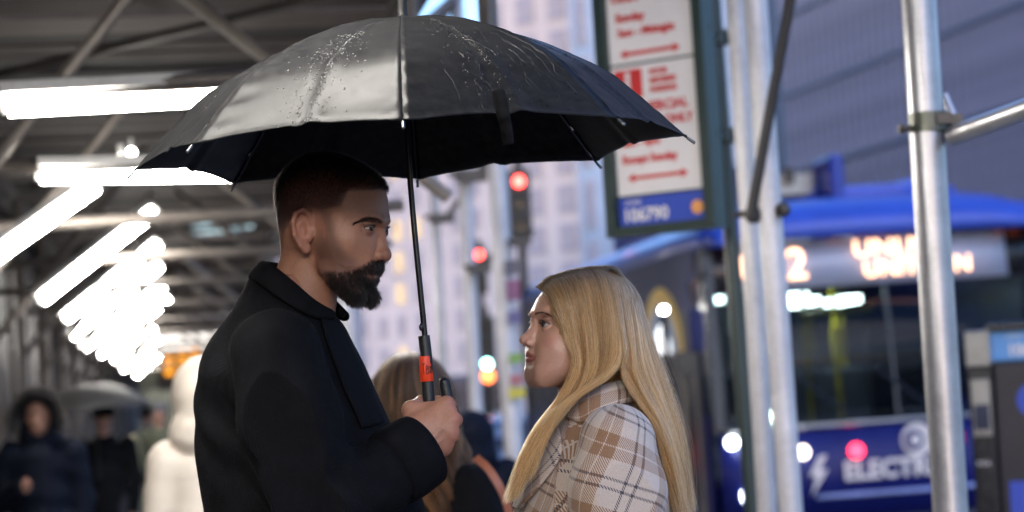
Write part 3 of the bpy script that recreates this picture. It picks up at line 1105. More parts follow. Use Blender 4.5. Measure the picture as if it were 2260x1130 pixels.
E_TAIL = emat('red_tail_light', (1.0, .03, .03), 2.5)
HDG = math.atan2(1, SK)
def carpos(px, D): p = at(px, 900, D); return (float(p[0]), float(p[1]), -.12)
car(carpos(1008, 33), HDG, pmat('silver_car_paint', (.35, .36, .40), .25, .4, coat=.6), 'silver car with red tail lights lit beyond the pale posts')
car(carpos(1085, 44), HDG, pmat('dark_car_paint', (.03, .03, .045), .2, .2, coat=.6), 'dark car waiting farther off behind the posts')
car(carpos(935, 48), HDG, pmat('maroon_car_paint', (.16, .05, .07), .25, .2, coat=.6), 'dull red car far off behind the umbrella grip')


def van(loc, rz):
    root = empty('delivery_van', loc, rz); tag(root, 'far dark delivery van with red lamps high on its rear doors', 'van', 'cars in the street')
    M = Matrix.Translation(loc) @ Matrix.Rotation(rz, 4, 'Z')
    R3 = M.to_3x3()
    b = lambda c, h: (M @ Vector(c), R3 @ Vector((h[0], 0, 0)), R3 @ Vector((0, h[1], 0)), R3 @ Vector((0, 0, h[2])))
    body = pmat('dull_violet_van_paint', (.07, .06, .085), .35, .1, coat=.3)
    bevel(MB().obox(*b((.3, 0, 1.38), (2.5, .98, 1.02))).obj('body', body, root), .10, 3)
    bevel(MB().obox(*b((3.35, 0, .95), (.60, .95, .58))).obj('bonnet', body, root), .15, 3)
    for s_ in (-1, 1):
        bevel(MB().obox(*b((-2.215, s_ * .45, 1.35), (.02, .42, .88))).obj('rear_door', body, root), .01)
        MB().obox(*b((-2.245, s_ * .45, 1.82), (.012, .33, .26))).obj('rear_window', M_WIN_DARK, root)
        MB().obox(*b((-2.225, s_ * .90, 1.62), (.03, .055, .17))).obj('tail_light', E_TAIL, root)
        for x in (-1.4, 2.6):
            q0, q1 = M @ Vector((x, s_ * .74, .36)), M @ Vector((x, s_ * .97, .36))
            wh = MB().tube([q0, q1], .36, 24).obj('wheel', M_BLACKP, root, True)
            MB().tube([q1, q1 + (q1 - q0) * .04], .2, 20).obj('rim', M_STEELP, wh, True)
    MB().obox(*b((-2.30, 0, .48), (.08, .96, .10))).obj('bumper', M_BLACKP, root)
    MB().obox(*b((-2.25, 0, .78), (.012, .22, .07))).obj('number_plate', M_WHITE, root)


van(carpos(1012, 58), HDG)


# street lamp and other small lights by the bus
def street_lamp(px, py, D, label, col=(1, .97, .92), st=40, r=.075):
    c = at(px, py, D)
    root = empty('street_lamp', (float(c[0]), float(c[1]), 0.0)); tag(root, label, 'lamp')
    MB().ball(c, r, 16, 10).obj('globe', emat('lamp_globe_light', col, st), root, True)
    MB().tube([(c[0], c[1], 0), (c[0], c[1], c[2] - r * .8)], .03, 10).obj('post', M_SIGNAL, root, True)
    MB().tube([c - UPV * r * 1.3, c - UPV * r * .7], [.05, .06], 12).obj('collar', M_SIGNAL, root, True)


street_lamp(1465, 685, 20.5, 'bright white globe lamp beside the rainbow on the bus', st=12, r=.03)
# ------------------------------------------------------------------ the city bus
def bus():
    a = np.array([-.142, .99, 0]); a /= np.linalg.norm(a)         # rearwards
    w = np.array([a[1], -a[0], 0])                               # to the viewer's right
    P0 = at(1588, 870, 19.8); P0[2] = -.12
    tilt = math.radians(1.0)
    up = UPV * math.cos(tilt) - w * math.sin(tilt); wt = w * math.cos(tilt) + UPV * math.sin(tilt)
    root = empty('city_bus', tuple(P0)); tag(root, 'blue electric city bus with a lit route display', 'bus')
    p = lambda x, y, z: P0 + wt * x + a * y + up * (1.57 + (z - 1.57) * .90)             # x across, y back, z up
    W, LEN = 2.92, 10.8
    def bx(x0, x1, y0, y1, z0, z1, nm, mat, par=root, bev=0.0):
        o = MB().obox(p((x0 + x1) / 2, (y0 + y1) / 2, (z0 + z1) / 2), wt * (x1 - x0) / 2, a * (y1 - y0) / 2, up * (z1 - z0) / 2).obj(nm, mat, par)
        return bevel(o, bev) if bev else o
    # shell: side walls, roof, back as separate panels; the front is shaped below
    bx(0, .05, .5, LEN, .35, 1.35, 'side_panel', M_BUSBLUE); bx(W - .05, W, .5, LEN, .35, 1.35, 'side_panel', M_BUSBLUE)
    bx(0, .05, .5, LEN, 2.45, 2.95, 'side_panel', M_BUSNAVY); bx(W - .05, W, .5, LEN, 2.45, 2.95, 'side_panel', M_BUSNAVY)
    bx(.05, W - .05, LEN - .06, LEN, .35, 2.95, 'back_panel', M_BUSBLUE)
    bx(.05, W - .05, .5, LEN - .06, .35, .45, 'floor', M_BLACKP)
    # roof: a rounded loft over the whole length, drooping at the front
    rows = []
    for y, dz, dx in ((-.14, -.42, .30), (-.12, -.30, .20), (-.04, -.17, .12), (.12, -.08, .06), (.40, -.02, .02), (.8, 0, 0), (1.6, 0, 0), (6, 0, 0), (LEN, 0, 0)):
        t = np.linspace(math.pi, 0, 19)
        xs = W / 2 + (W / 2 - dx * .35) * np.sign(np.cos(t)) * np.abs(np.cos(t)) ** .55
        zs = 2.93 + (.45 + dz) * np.abs(np.sin(t)) ** .62
        rows.append([p(x, y, z) for x, z in zip(xs, zs)])
    V = np.array(rows).reshape(-1, 3); n = 19
    F = [(i * n + j, i * n + j + 1, (i + 1) * n + j + 1, (i + 1) * n + j) for i in range(len(rows) - 1) for j in range(n - 1)]
    o = mesh('roof', V, F, M_BUSROOF, root); so = o.modifiers.new('thick', 'SOLIDIFY'); so.thickness = .04
    # front face: lofted sections (bulging forward in the middle)
    def front(z0, z1, nm, mat, lean0=0.0, lean1=0.0, x0=.0, x1=W, bul=.16, thick=.03, off=0.0):
        xs = np.linspace(x0, x1, 15)
        f = lambda x: -bul * (1 - ((x - W / 2) / (W / 2)) ** 2) - off
        V = [p(x, f(x) + lean0 + .04, z0) for x in xs] + [p(x, f(x) + lean1 + .04, z1) for x in xs]
        F = [(j, j + 1, j + 16, j + 15) for j in range(14)]
        o = mesh(nm, V, F, mat, root); so = o.modifiers.new('thick', 'SOLIDIFY'); so.thickness = thick; so.offset = 0
        return o
    front(.35, 1.22, 'front_panel', M_BUSBLUE, .02, 0)
    front(.22, .40, 'bumper', M_BLACKP, -.03, -.03, thick=.08)
    front(1.225, 1.27, 'trim_strip', M_STEELP, -.012, -.012)
    front(1.275, 2.50, 'windscreen', M_BUSGLASS, 0, .10, thick=.012)
    front(2.51, 2.95, 'display_glass', M_DISPLAY, .10, .14, .30, W - .34)
    front(2.51, 2.95, 'display_end', M_BLACKP, .10, .14, 0, .295); front(2.51, 2.95, 'display_end', M_BLACKP, .10, .14, W - .335, W)
    front(2.955, 3.20, 'roof_front', M_BUSROOF, .14, .20)
    front(.585, .625, 'light_stripe', M_STRIPE, -.012, -.012, .75, W - .2)
    for x in (0.03, W - .03):
        MB().bar(p(x, .10, 1.25), p(x, .22, 2.96), .10, .16, a).obj('pillar', M_BLACKP, root)
    MB().bar(p(W / 2 + .02, -.125, 1.28), p(W / 2 + .02, -.02, 2.5), .03, .03, a).obj('pillar', M_BLACKP, root)
    fx = lambda x: -.16 * (1 - ((x - W / 2) / (W / 2)) ** 2) + .04
    # route display
    xd = wt
    def led(s_, x, z, size, sx=1.0, bold=.001):
        text('display_text', s_, size, E_LED, root, p(x, fx(x + .45) + .045, z), xd, up, extrude=.004, bold=bold, sx=sx)
    led('M42', .20, 2.60, .36, 1.0)
    led('UNI.N', 1.22, 2.765, .19, 1.25); led('UNITED N', 1.30, 2.575, .19, 1.05)
    # marker lamps
    for x in (1.12, 1.32, 1.52, .25, W - .18):
        bx(x - .055, x + .055, fx(x) + .10, fx(x) + .17, 3.05, 3.11, 'marker_lamp', E_MARK)
    bx(.52, .95, .02, .08, 3.0, 3.05, 'vent', M_BLACKP); bx(1.78, 2.30, .04, .10, 3.0, 3.05, 'vent', M_BLACKP)
    # front badge and word
    c = p(1.62, fx(1.62) - .022, 1.06)
    MB().disc(c, .135, a, .02, 32).obj('round_badge', M_WHITE, root)
    MB().disc(c - a * .012 - wt * .03, .085, a, .01, 24).obj('badge_field', M_BUSBLUE, root)
    MB().disc(c - a * .018 - wt * .02, .045, a, .008, 20).obj('badge_bar', M_WHITE, root)
    text('lettering', 'ELECTRIC', .205, M_WHITE, root, p(.98, fx(1.6) - .03, .745), wt, up, extrude=.003, bold=.008, sx=1.02)
    bolt = [(.80, .98), (.70, .80), (.76, .80), (.71, .62), (.86, .85), (.79, .85), (.86, .98)]
    mb = MB(); q = [p(x, fx(.8) - .022, z) for x, z in bolt] + [p(x, fx(.8) - .012, z) for x, z in bolt]
    mb.add(q, [tuple(range(7)), tuple(range(13, 6, -1))] + [(i, (i + 1) % 7, 7 + (i + 1) % 7, 7 + i) for i in range(7)]); mb.obj('bolt_mark', M_WHITE, root)
    # headlights and small lamps
    for x in (.22, .44, W - .22, W - .44):
        MB().ball(p(x, fx(x) - .02, .66), (.075, .05, .075), 14, 10).obj('headlight', E_HEAD if x < .3 else M_STEELP, root, True)
    for x, z, r, e in ((.10, 1.15, .05, E_HEAD), (.66, 1.02, .055, E_WARMW), (1.10, 1.0, .06, E_REDL), (.48, 1.36, .06, E_GREENW)):
        MB().ball(p(x, fx(x) - .03, z), r, 12, 8).obj('lamp', e, root, True)
    bx(1.36, 2.02, fx(1.7) - .012, fx(1.7) - .004, 1.005, 1.095, 'red_glow_strip', E_REDDIM)  # reflected red light put in as a dim glowing strip
    # windows down the side with posts between
    y = .55
    k = 0
    while y < LEN - .4:
        y1 = min(y + (1.0 if k == 0 else 1.42), LEN - .1)
        for x0 in (.008, W - .042):
            bx(x0, x0 + .034, y + .04, y1 - .04, 1.36, 2.44, 'side_window', M_SIDEGLASS)
            bx(x0 - .003, x0 + .038, y1 - .04, y1 + .04, 1.35, 2.45, 'window_post', M_BLACKP)
        y = y1; k += 1
    # rainbow arch printed on the side
    cz, cy = 2.03, 2.0
    def arc(r0, r1, nm, mat, off):
        t = np.linspace(0, math.pi, 25); mb = MB()
        V = [p(-off, cy + r * 1.35 * math.cos(x), cz + r * math.sin(x)) for r in (r0, r1) for x in t]
        mb.add(V, [(j, j + 1, 26 + j, 25 + j) for j in range(24)])
        o = mb.obj(nm, mat, root); so = o.modifiers.new('thick', 'SOLIDIFY'); so.thickness = .004
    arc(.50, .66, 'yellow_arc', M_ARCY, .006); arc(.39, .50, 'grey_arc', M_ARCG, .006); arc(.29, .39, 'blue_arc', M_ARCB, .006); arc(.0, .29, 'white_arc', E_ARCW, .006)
    bx(-.01, -.002, .6, 3.1, .45, 1.70, 'door_panel', M_BLACKP)
    for yy in (.62, 1.2, 1.8, 2.4, 3.0): bx(-.025, -.010, yy, yy + .07, .45, 1.72, 'door_frame', M_STEELP)
    # roof equipment
    bx(.45, W - .30, 1.6, 6.5, 3.30, 3.56, 'roof_unit', M_BUSROOF, bev=.05)
    MB().ball(p(W - .42, 2.2, 3.28), (.46, .9, .34), 24, 14).obj('roof_dome', M_BUSROOF, root, True)
    bx(.75, 1.3, 1.3, 2.0, 3.50, 3.68, 'roof_box', M_STEELP); bx(1.05, 1.12, 1.2, 1.3, 3.6, 3.74, 'roof_box', M_BLACKP)
    for x in (.62, 1.36):
        bx(x, x + .13, .9, 1.5, 3.28, 3.80, 'roof_fin', M_FIN, bev=.045)
    # mirrors
    for x, s_ in ((-.28, -1), (W + .12, 1)):
        MB().tube([p(W / 2 + s_ * W / 2, .1, 2.7), p(x + .08, -.25, 2.6), p(x + .08, -.28, 2.3)], .025, 8).obj('mirror_arm', M_BLACKP, root, True)
        bx(x + .02, x + .15, -.36, -.24, 2.0, 2.36, 'mirror', M_BUSNAVY, bev=.03)
    # inside: floor, seats, driver's wheel, yellow rails, ceiling lights
    bx(.06, W - .06, .6, LEN - .1, .75, .80, 'inner_floor', M_BLACKP)
    bx(.06, W - .06, 5.2, 5.3, .8, 2.9, 'partition', M_INNER)
    for x, y, l in ((1.14, 1.3, .7), (1.60, 1.6, .7)):
        bx(x, x + .15, y, y + l, 2.41, 2.47, 'ceiling_light', E_BUSIN)
    bx(.62, .80, 2.9, 3.9, 2.55, 2.60, 'ceiling_light', E_BUSIN); bx(1.55, 1.7, 3.2, 4.2, 2.55, 2.60, 'ceiling_light', E_BUSIN)
    for x, y in ((1.12, 1.25), (1.46, 1.5), (.62, 2.6), (1.9, 2.8)):
        MB().tube([p(x, y, .8), p(x, y, 2.55)], .022, 8).obj('grab_pole', M_YELLOW, root, True)
    MB().tube([p(1.05, 1.2, 2.30), p(1.75, 1.2, 2.33)], .03, 8).obj('grab_rail', M_YELLOW, root, True)
    bx(1.07, 1.18, 1.18, 1.24, 1.95, 2.25, 'pole_pad', M_YELLOW); bx(1.41, 1.52, 1.4, 1.46, 1.85, 2.15, 'pole_pad', M_YELLOW)
    for y in (2.2, 3.0, 3.8, 4.6):
        for x in (.15, .65, 1.5, 2.0):
            bx(x, x + .42, y, y + .08, 1.15, 1.75, 'seat_back', M_SEAT, bev=.03); bx(x, x + .42, y - .40, y, 1.10, 1.17, 'seat', M_SEAT, bev=.02)
    bx(1.6, 2.1, 1.0, 1.12, 1.2, 2.05, 'driver_seat', M_SEAT, bev=.04)
    t = np.linspace(0, 2 * math.pi, 25); MB().tube([p(1.85 + .23 * math.cos(x), .35 + .08 * math.sin(x), 1.42 + .2 * math.sin(x)) for x in t], .018, 8).obj('steering_wheel', M_BLACKP, root, True)
    bx(.1, W - .1, .10, .50, 1.18, 1.26, 'dashboard', M_BLACKP)
    for s_ in (-1, 1):
        MB().tube([p(W / 2 + s_ * .35, fx(W / 2) - .03, 1.30), p(W / 2 + s_ * .35 - .5, fx(.9) - .02, 1.75)], .012, 6).obj('wiper', M_BLACKP, root, True)
    for y in (2.9, 8.3):
        for x in (.02, W - .32):
            wh = MB().tube([p(x, y, .48), p(x + .30, y, .48)], .48, 28).obj('wheel', M_BLACKP, root, True)
            MB().tube([p(x - .01, y, .48), p(x + .31, y, .48)], .26, 24).obj('rim', M_STEELP, wh, True)


M_BUSBLUE = pmat('bus_blue_paint', (.008, .013, .12), .4, var=.12, spec=.22)
M_BUSNAVY = pmat('bus_navy_paint', (.010, .016, .085), .5, var=.2, spec=.3)
M_BUSROOF = pmat('bus_roof_blue', (.026, .075, .46), .35, var=.12, coat=.2)
M_SIDEGLASS = pmat('dark_side_glass', (.010, .014, .045), .35, var=.3, spec=.18)
M_FIN = pmat('deep_blue_plastic', (.02, .05, .30), .3, var=.1)
M_DISPLAY = pmat('grey_display_glass', (.36, .40, .52), .15, var=.05)
M_STRIPE = pmat('pale_blue_stripe', (.25, .32, .62), .4)
M_ARCY = pmat('yellow_print', (.85, .50, .04), .4); M_ARCG = pmat('pale_grey_print', (.50, .52, .58), .4); M_ARCB = pmat('blue_arc_print', (.06, .22, .50), .4)
E_ARCW = emat('glowing_white_print', (.92, .95, 1.0), .4)  # white print of the arch given a glow, no lamp behind it
M_YELLOW = pmat('yellow_grab_rail', (.75, .62, .02), .35); M_SEAT = pmat('dark_seat_cloth', (.02, .025, .04), .8); M_INNER = pmat('bus_inner_panel', (.06, .065, .07), .6)
E_LED = emat('amber_led_text', (1.0, .52, .32), .9); E_MARK = emat('amber_marker_lamp', (1.0, .18, .05), .2)
E_HEAD = emat('white_lamp', (.85, .95, 1.0), 3.0); E_WARMW = emat('warm_white_lamp', (1, .85, .75), 1.2); E_REDL = emat('red_lamp', (1.0, .03, .06), 1.6)
E_GREENW = emat('greenish_lamp', (.75, 1.0, .8), 3.5); E_REDDIM = emat('red_reflected_strip', (.9, .02, .08), .12); E_BUSIN = emat('bus_ceiling_light', (.85, 1.0, .92), 6.0)
_mt, _t = newmat('bus_window_glass')
_fr = _t.n('Fresnel', None, IOR=1.24)
_tr = _t.n('BsdfTransparent', None, Color=(.46, .50, .52, 1)); _gl = _t.n('BsdfGlossy', None, Color=(1, 1, 1, 1), Roughness=.06)
_mx = _t.n('MixShader', None, i0=_fr.outputs[0], i1=_tr.outputs[0], i2=_gl.outputs[0])
_t.out(_mx.outputs[0])
M_BUSGLASS = _mt
bus()
# ================================================================== the couple
DM = 4.12                                   # distance of both midlines
S1 = DM / FPX                               # metres per photograph pixel there
CR, SR = math.cos(ROLL), math.sin(ROLL)


class Face:
    """head frame: u forward, v towards the viewer's side, w up (metres)"""
    def __init__(s, ox, oy, sgn, yaw):
        s.ox, s.oy, s.sgn, s.y = ox, oy, sgn, yaw
        s.O = at(ox, oy, DM)
        s.F = np.array([sgn * math.cos(yaw), -math.sin(yaw), 0])
        s.V = np.array([-sgn * math.sin(yaw), -math.cos(yaw), 0])
        s.Z = np.array([0, 0, 1.0])
        s.flip = sgn > 0

    def aw(s, px, py):
        dx, dy = px - s.ox, py - s.oy
        return s.sgn * (dx * CR - dy * SR) * S1, -(dx * SR + dy * CR) * S1

    def uw(s, px, py, v=0.0):
        d = at(px, py, 1.0) - EYE
        t = (v - (EYE - s.O) @ s.V) / (d @ s.V)
        q = EYE + t * d - s.O
        return q @ s.F, q @ s.Z

    def pix(s, Q):
        """photograph pixel of local points, the far half mirrored on to the near one"""
        Q = np.array(Q, float); Q[:, 1] = np.abs(Q[:, 1])
        d = s.world(Q) - EYE
        k = d @ FWD
        return 1130 + FPX * (d @ CX) / k, 565 - FPX * (d @ CY) / k

    def on_skin(s, V, N, pts, side):
        """skin vertices that show at the given photograph pixels"""
        px, py = s.pix(V)
        see = (V[:, 1] * side > -.004)
        out = []
        for x, y in pts:
            d2 = (px - x) ** 2 + (py - y) ** 2
            ok = np.nonzero(see & (d2 < 9))[0]
            if len(ok) == 0: ok = np.nonzero(see)[0][[d2[see].argmin()]]
            depth = np.abs(V[ok, 1]) * math.cos(s.y) + V[ok, 0] * math.sin(s.y)
            out.append(ok[depth.argmax()])
        return np.array(out)

    def p(s, px, py, v=0.0, du=0.0):
        u, w = s.uw(px, py, v)
        return np.array([u + du, v, w])

    def poly(s, pts): return [s.uw(*q) for q in pts]

    def world(s, Q):
        Q = np.asarray(Q)
        return s.O + Q[..., 0:1] * s.F + Q[..., 1:2] * s.V + Q[..., 2:3] * s.Z

    def local(s, P):
        d = np.asarray(P) - s.O
        return np.stack([d @ s.F, d @ s.V, d @ s.Z], -1)


def eye_opening(c, R, a0, up, low, side, r_in, r_out):
    """wedge between the lids: c centre, R rows (outward, up, forward)"""
    def fn(x, y, z):
        q = [R[i][0] * (x - c[0]) + R[i][1] * (y - c[1]) + R[i][2] * (z - c[2]) for i in range(3)]
        rr = np.sqrt(q[0] ** 2 + q[1] ** 2 + q[2] ** 2)
        az = np.arctan2(q[0], q[2]) / a0
        el = np.arcsin(np.clip(q[1] / (rr + 1e-9), -1, 1))
        k = np.clip(1 - az * az, -1, 1)
        sk = 1 + .25 * -az
        op = np.maximum(el - up * k * sk, -low * k - el)
        op = np.maximum(op, (np.abs(az) - 1) * a0) * r_in
        return np.maximum(np.maximum(op, r_in - rr), rr - r_out)
    return fn, c - r_out, c + r_out


def eye_frame(gaze_u, tilt):
    return gaze_u


def build_eye(face, c, R, r, parent, gaze, iris):
    """eyeball with iris and pupil as real colour rings about the gaze axis"""
    mb = MB(); mb.ball((0, 0, 0), r, 32, 24)
    V = np.array(mb.v)
    g = np.asarray(gaze) / np.linalg.norm(gaze)
    ang = np.arccos(np.clip(V @ g / r, -1, 1))
    V = V + (g * .0012) * np.clip(1 - ang / .55, 0, 1)[:, None]
    W = face.world(V + c)
    col = np.tile(np.array([.40, .35, .33]), (len(V), 1))
    col[ang < .52] = iris
    col[ang < .22] = (.006, .005, .005)
    ring = (ang > .44) & (ang < .56); col[ring] = np.array(iris) * .35
    f = mb.f if not face.flip else [q[::-1] for q in mb.f]
    return mesh('eye', W, f, M_EYE, parent, attrs={'tint': ('FLOAT_COLOR', col)})


def skin_mat(name, sss=.12, rough=.5, bump=.22, blot=.22):
    mt, t = newmat(name)
    at_ = t.n('Attribute', {'attribute_name': 'tint'})
    co = t.coord()
    n = t.noise(38, 5, co); n2 = t.noise(420, 2, co)
    col = t.mix(t.math('MULTIPLY', n, .40), at_.outputs[0], (.36, .13, .095, 1))
    n3 = t.ramp(t.noise(190, 3, co, .7), [(.42, (0, 0, 0)), (.68, (1, 1, 1))])
    col = t.mix(t.math('MULTIPLY', n3, blot), col, (.20, .085, .06, 1))
    col = t.mix(t.math('MULTIPLY', n2, .36), col, (.24, .12, .085, 1))
    kw = dict(Base_Color=col, Roughness=t.math('ADD', rough - .16, t.math('MULTIPLY', n2, .22)), Subsurface_Weight=sss,
              Subsurface_Scale=.006, Normal=t.bump(t.math('ADD', n2, t.math('ADD', n3, t.math('MULTIPLY', n, .5))), bump, .0014))
    kw['Subsurface_Radius'] = (1.0, .35, .2)
    kw['Specular_IOR_Level'] = .4
    t.out(t.n('BsdfPrincipled', None, **kw).outputs[0])
    return mt


def tint_mat(name, rough=.35, coat=.06):
    mt, t = newmat(name)
    a = t.n('Attribute', {'attribute_name': 'tint'})
    t.out(t.n('BsdfPrincipled', None, Base_Color=a.outputs[0], Roughness=rough, Coat_Weight=coat, Coat_Roughness=.08, **{'Specular_IOR_Level': .15}).outputs[0])
    return mt


def hair_mat(name, dark, mid, light, rough=.35, root=.35, streak=0.0, soft=0.0):
    """strand colour runs from a darker root to the tip and differs strand by strand and lock by lock"""
    mt, t = newmat(name)
    hi = t.n('HairInfo')
    rnd = hi.outputs['Random']
    if streak:
        tone = t.n('Attribute', {'attribute_name': 'tone'}).outputs['Fac']
        rnd = t.math('ADD', t.math('MULTIPLY', rnd, .42), t.math('MULTIPLY', tone, .58))
    base = t.ramp(rnd, [(.15, dark), (.5, mid), (.85, light)])
    if streak:
        gold = t.mix(1.0, base, (1.0, .76, .44, 1), 'MULTIPLY')
        base = t.mix(t.n('MapRange', None, Value=hi.outputs['Intercept'], From_Min=.15, From_Max=.55).outputs[0], base, gold)
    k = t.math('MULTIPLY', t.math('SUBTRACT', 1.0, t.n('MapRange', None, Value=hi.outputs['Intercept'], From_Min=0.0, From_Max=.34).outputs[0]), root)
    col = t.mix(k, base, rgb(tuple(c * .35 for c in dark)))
    s = t.n('BsdfHairPrincipled', {'parametrization': 'COLOR'}, Color=col, Roughness=rough, Radial_Roughness=rough + .1, Random_Roughness=.2, IOR=1.45)
    if soft:
        kw = dict(Base_Color=col, Roughness=.5); kw['Specular_IOR_Level'] = .35
        p_ = t.n('BsdfPrincipled', None, **kw)
        s = t.n('MixShader', None, i0=soft, i1=s.outputs[0], i2=p_.outputs[0])
    t.out(s.outputs[0])
    return mt


M_EYE = tint_mat('eye_surface')
M_SKIN_M = skin_mat('tan_skin', .10, .5, .15, .20)
M_SKIN_W = skin_mat('fair_skin', .14, .42, .07, .09)
M_HAIR_M = hair_mat('black_brown_hair', (.004, .0035, .003), (.007, .006, .005), (.013, .010, .009), .35, .2)
M_BEARD = hair_mat('dark_brown_beard', (.003, .002, .0015), (.006, .004, .003), (.016, .009, .006), .6, .2)
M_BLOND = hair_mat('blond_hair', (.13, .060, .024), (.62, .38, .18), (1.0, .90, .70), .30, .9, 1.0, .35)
M_LASH = hair_mat('dark_lashes', (.006, .005, .004), (.010, .007, .006), (.02, .012, .01), .4, .1)


def strands_from(V, F, N, wt, n, length, seg, drop, fwd=(0, 0, 0), curl=0.0, lift=.6, clump=0, rng=RNG, lmap=None):
    """short hairs rooted on a skin mesh"""
    P, nn = scatter(V, F, N, wt, n, rng)
    L = length * rng.uniform(.65, 1.15, n)
    if lmap is not None: L = L * lmap(P)
    d = nn * lift + np.array([0, 0, -1.0]) * drop + np.asarray(fwd)
    d += rng.normal(0, .22, (n, 3))
    d /= np.linalg.norm(d, axis=1, keepdims=True)
    t = np.linspace(0, 1, seg)
    out = P[:, None, :] - nn[:, None, :] * .0008 + d[:, None, :] * (L[:, None] * t)[:, :, None]
    if curl:
        ph = rng.uniform(0, 6.28, (n, 3)); fq = rng.uniform(3, 6, (n, 1))
        out += curl * np.sin(ph[:, None, :] + (fq * t)[:, :, None]) * (t ** 1.2)[None, :, None]
    out[:, :, 2] -= drop * .15 * L[:, None] * t ** 2
    if clump:
        idx = rng.choice(n, max(4, n // clump), replace=False)
        tip = out[idx]
        # nearest clump leader by root
        D2 = ((P[:, None, :] - P[idx][None]) ** 2).sum(-1)
        j = D2.argmin(1)
        w = .55 * (t ** 1.3)[None, :, None]
        out = out * (1 - w) + (tip[j] + (P - P[idx][j])[:, None, :] * .5) * w
    return out


def zm(x, y): return 560 + x / 2.824, 320 + y / 2.824            # magnified face of the man -> photograph
def zw(x, y): return 1120 + x / 4.344, 640 + y / 4.344           # magnified face of the woman -> photograph
def zh(x, y): return 1080 + x / 1.983, 560 + y / 1.983           # magnified hair of the woman -> photograph


def ear_parts(vox, c, R, s):
    """outer ear: rim, bowl, lobe; R rows: back, out, up"""
    q = lambda b, o, u: c + s * (b * R[0] + o * R[1] + u * R[2])
    vox.put(ell(q(.002, .006, .006), np.array([.016, .0065, .026]) * s, R), .006)
    rim = [(-.008, .008, .014), (-.004, .010, .027), (.006, .012, .033), (.016, .014, .027), (.019, .014, .012), (.015, .012, -.006), (.006, .009, -.021), (-.003, .007, -.027)]
    for a, b in zip(rim[:-1], rim[1:]):
        vox.put(cap(q(*a), q(*b), .0042 * s, .004 * s), .0025)
    vox.put(ell(q(-.002, .006, -.024), np.array([.008, .0045, .009]) * s, R), .004)           # lobe
    vox.put(ell(q(.004, .017, .002), np.array([.0085, .008, .014]) * s, R), .003, 'cut')         # bowl
    vox.put(cap(q(.004, .017, .022), q(.012, .018, .004), .0035 * s), .003, 'cut')              # groove under the rim
    vox.put(cap(q(-.010, .006, .003), q(-.006, .008, -.010), .0045 * s), .003)                   # tragus
    return vox


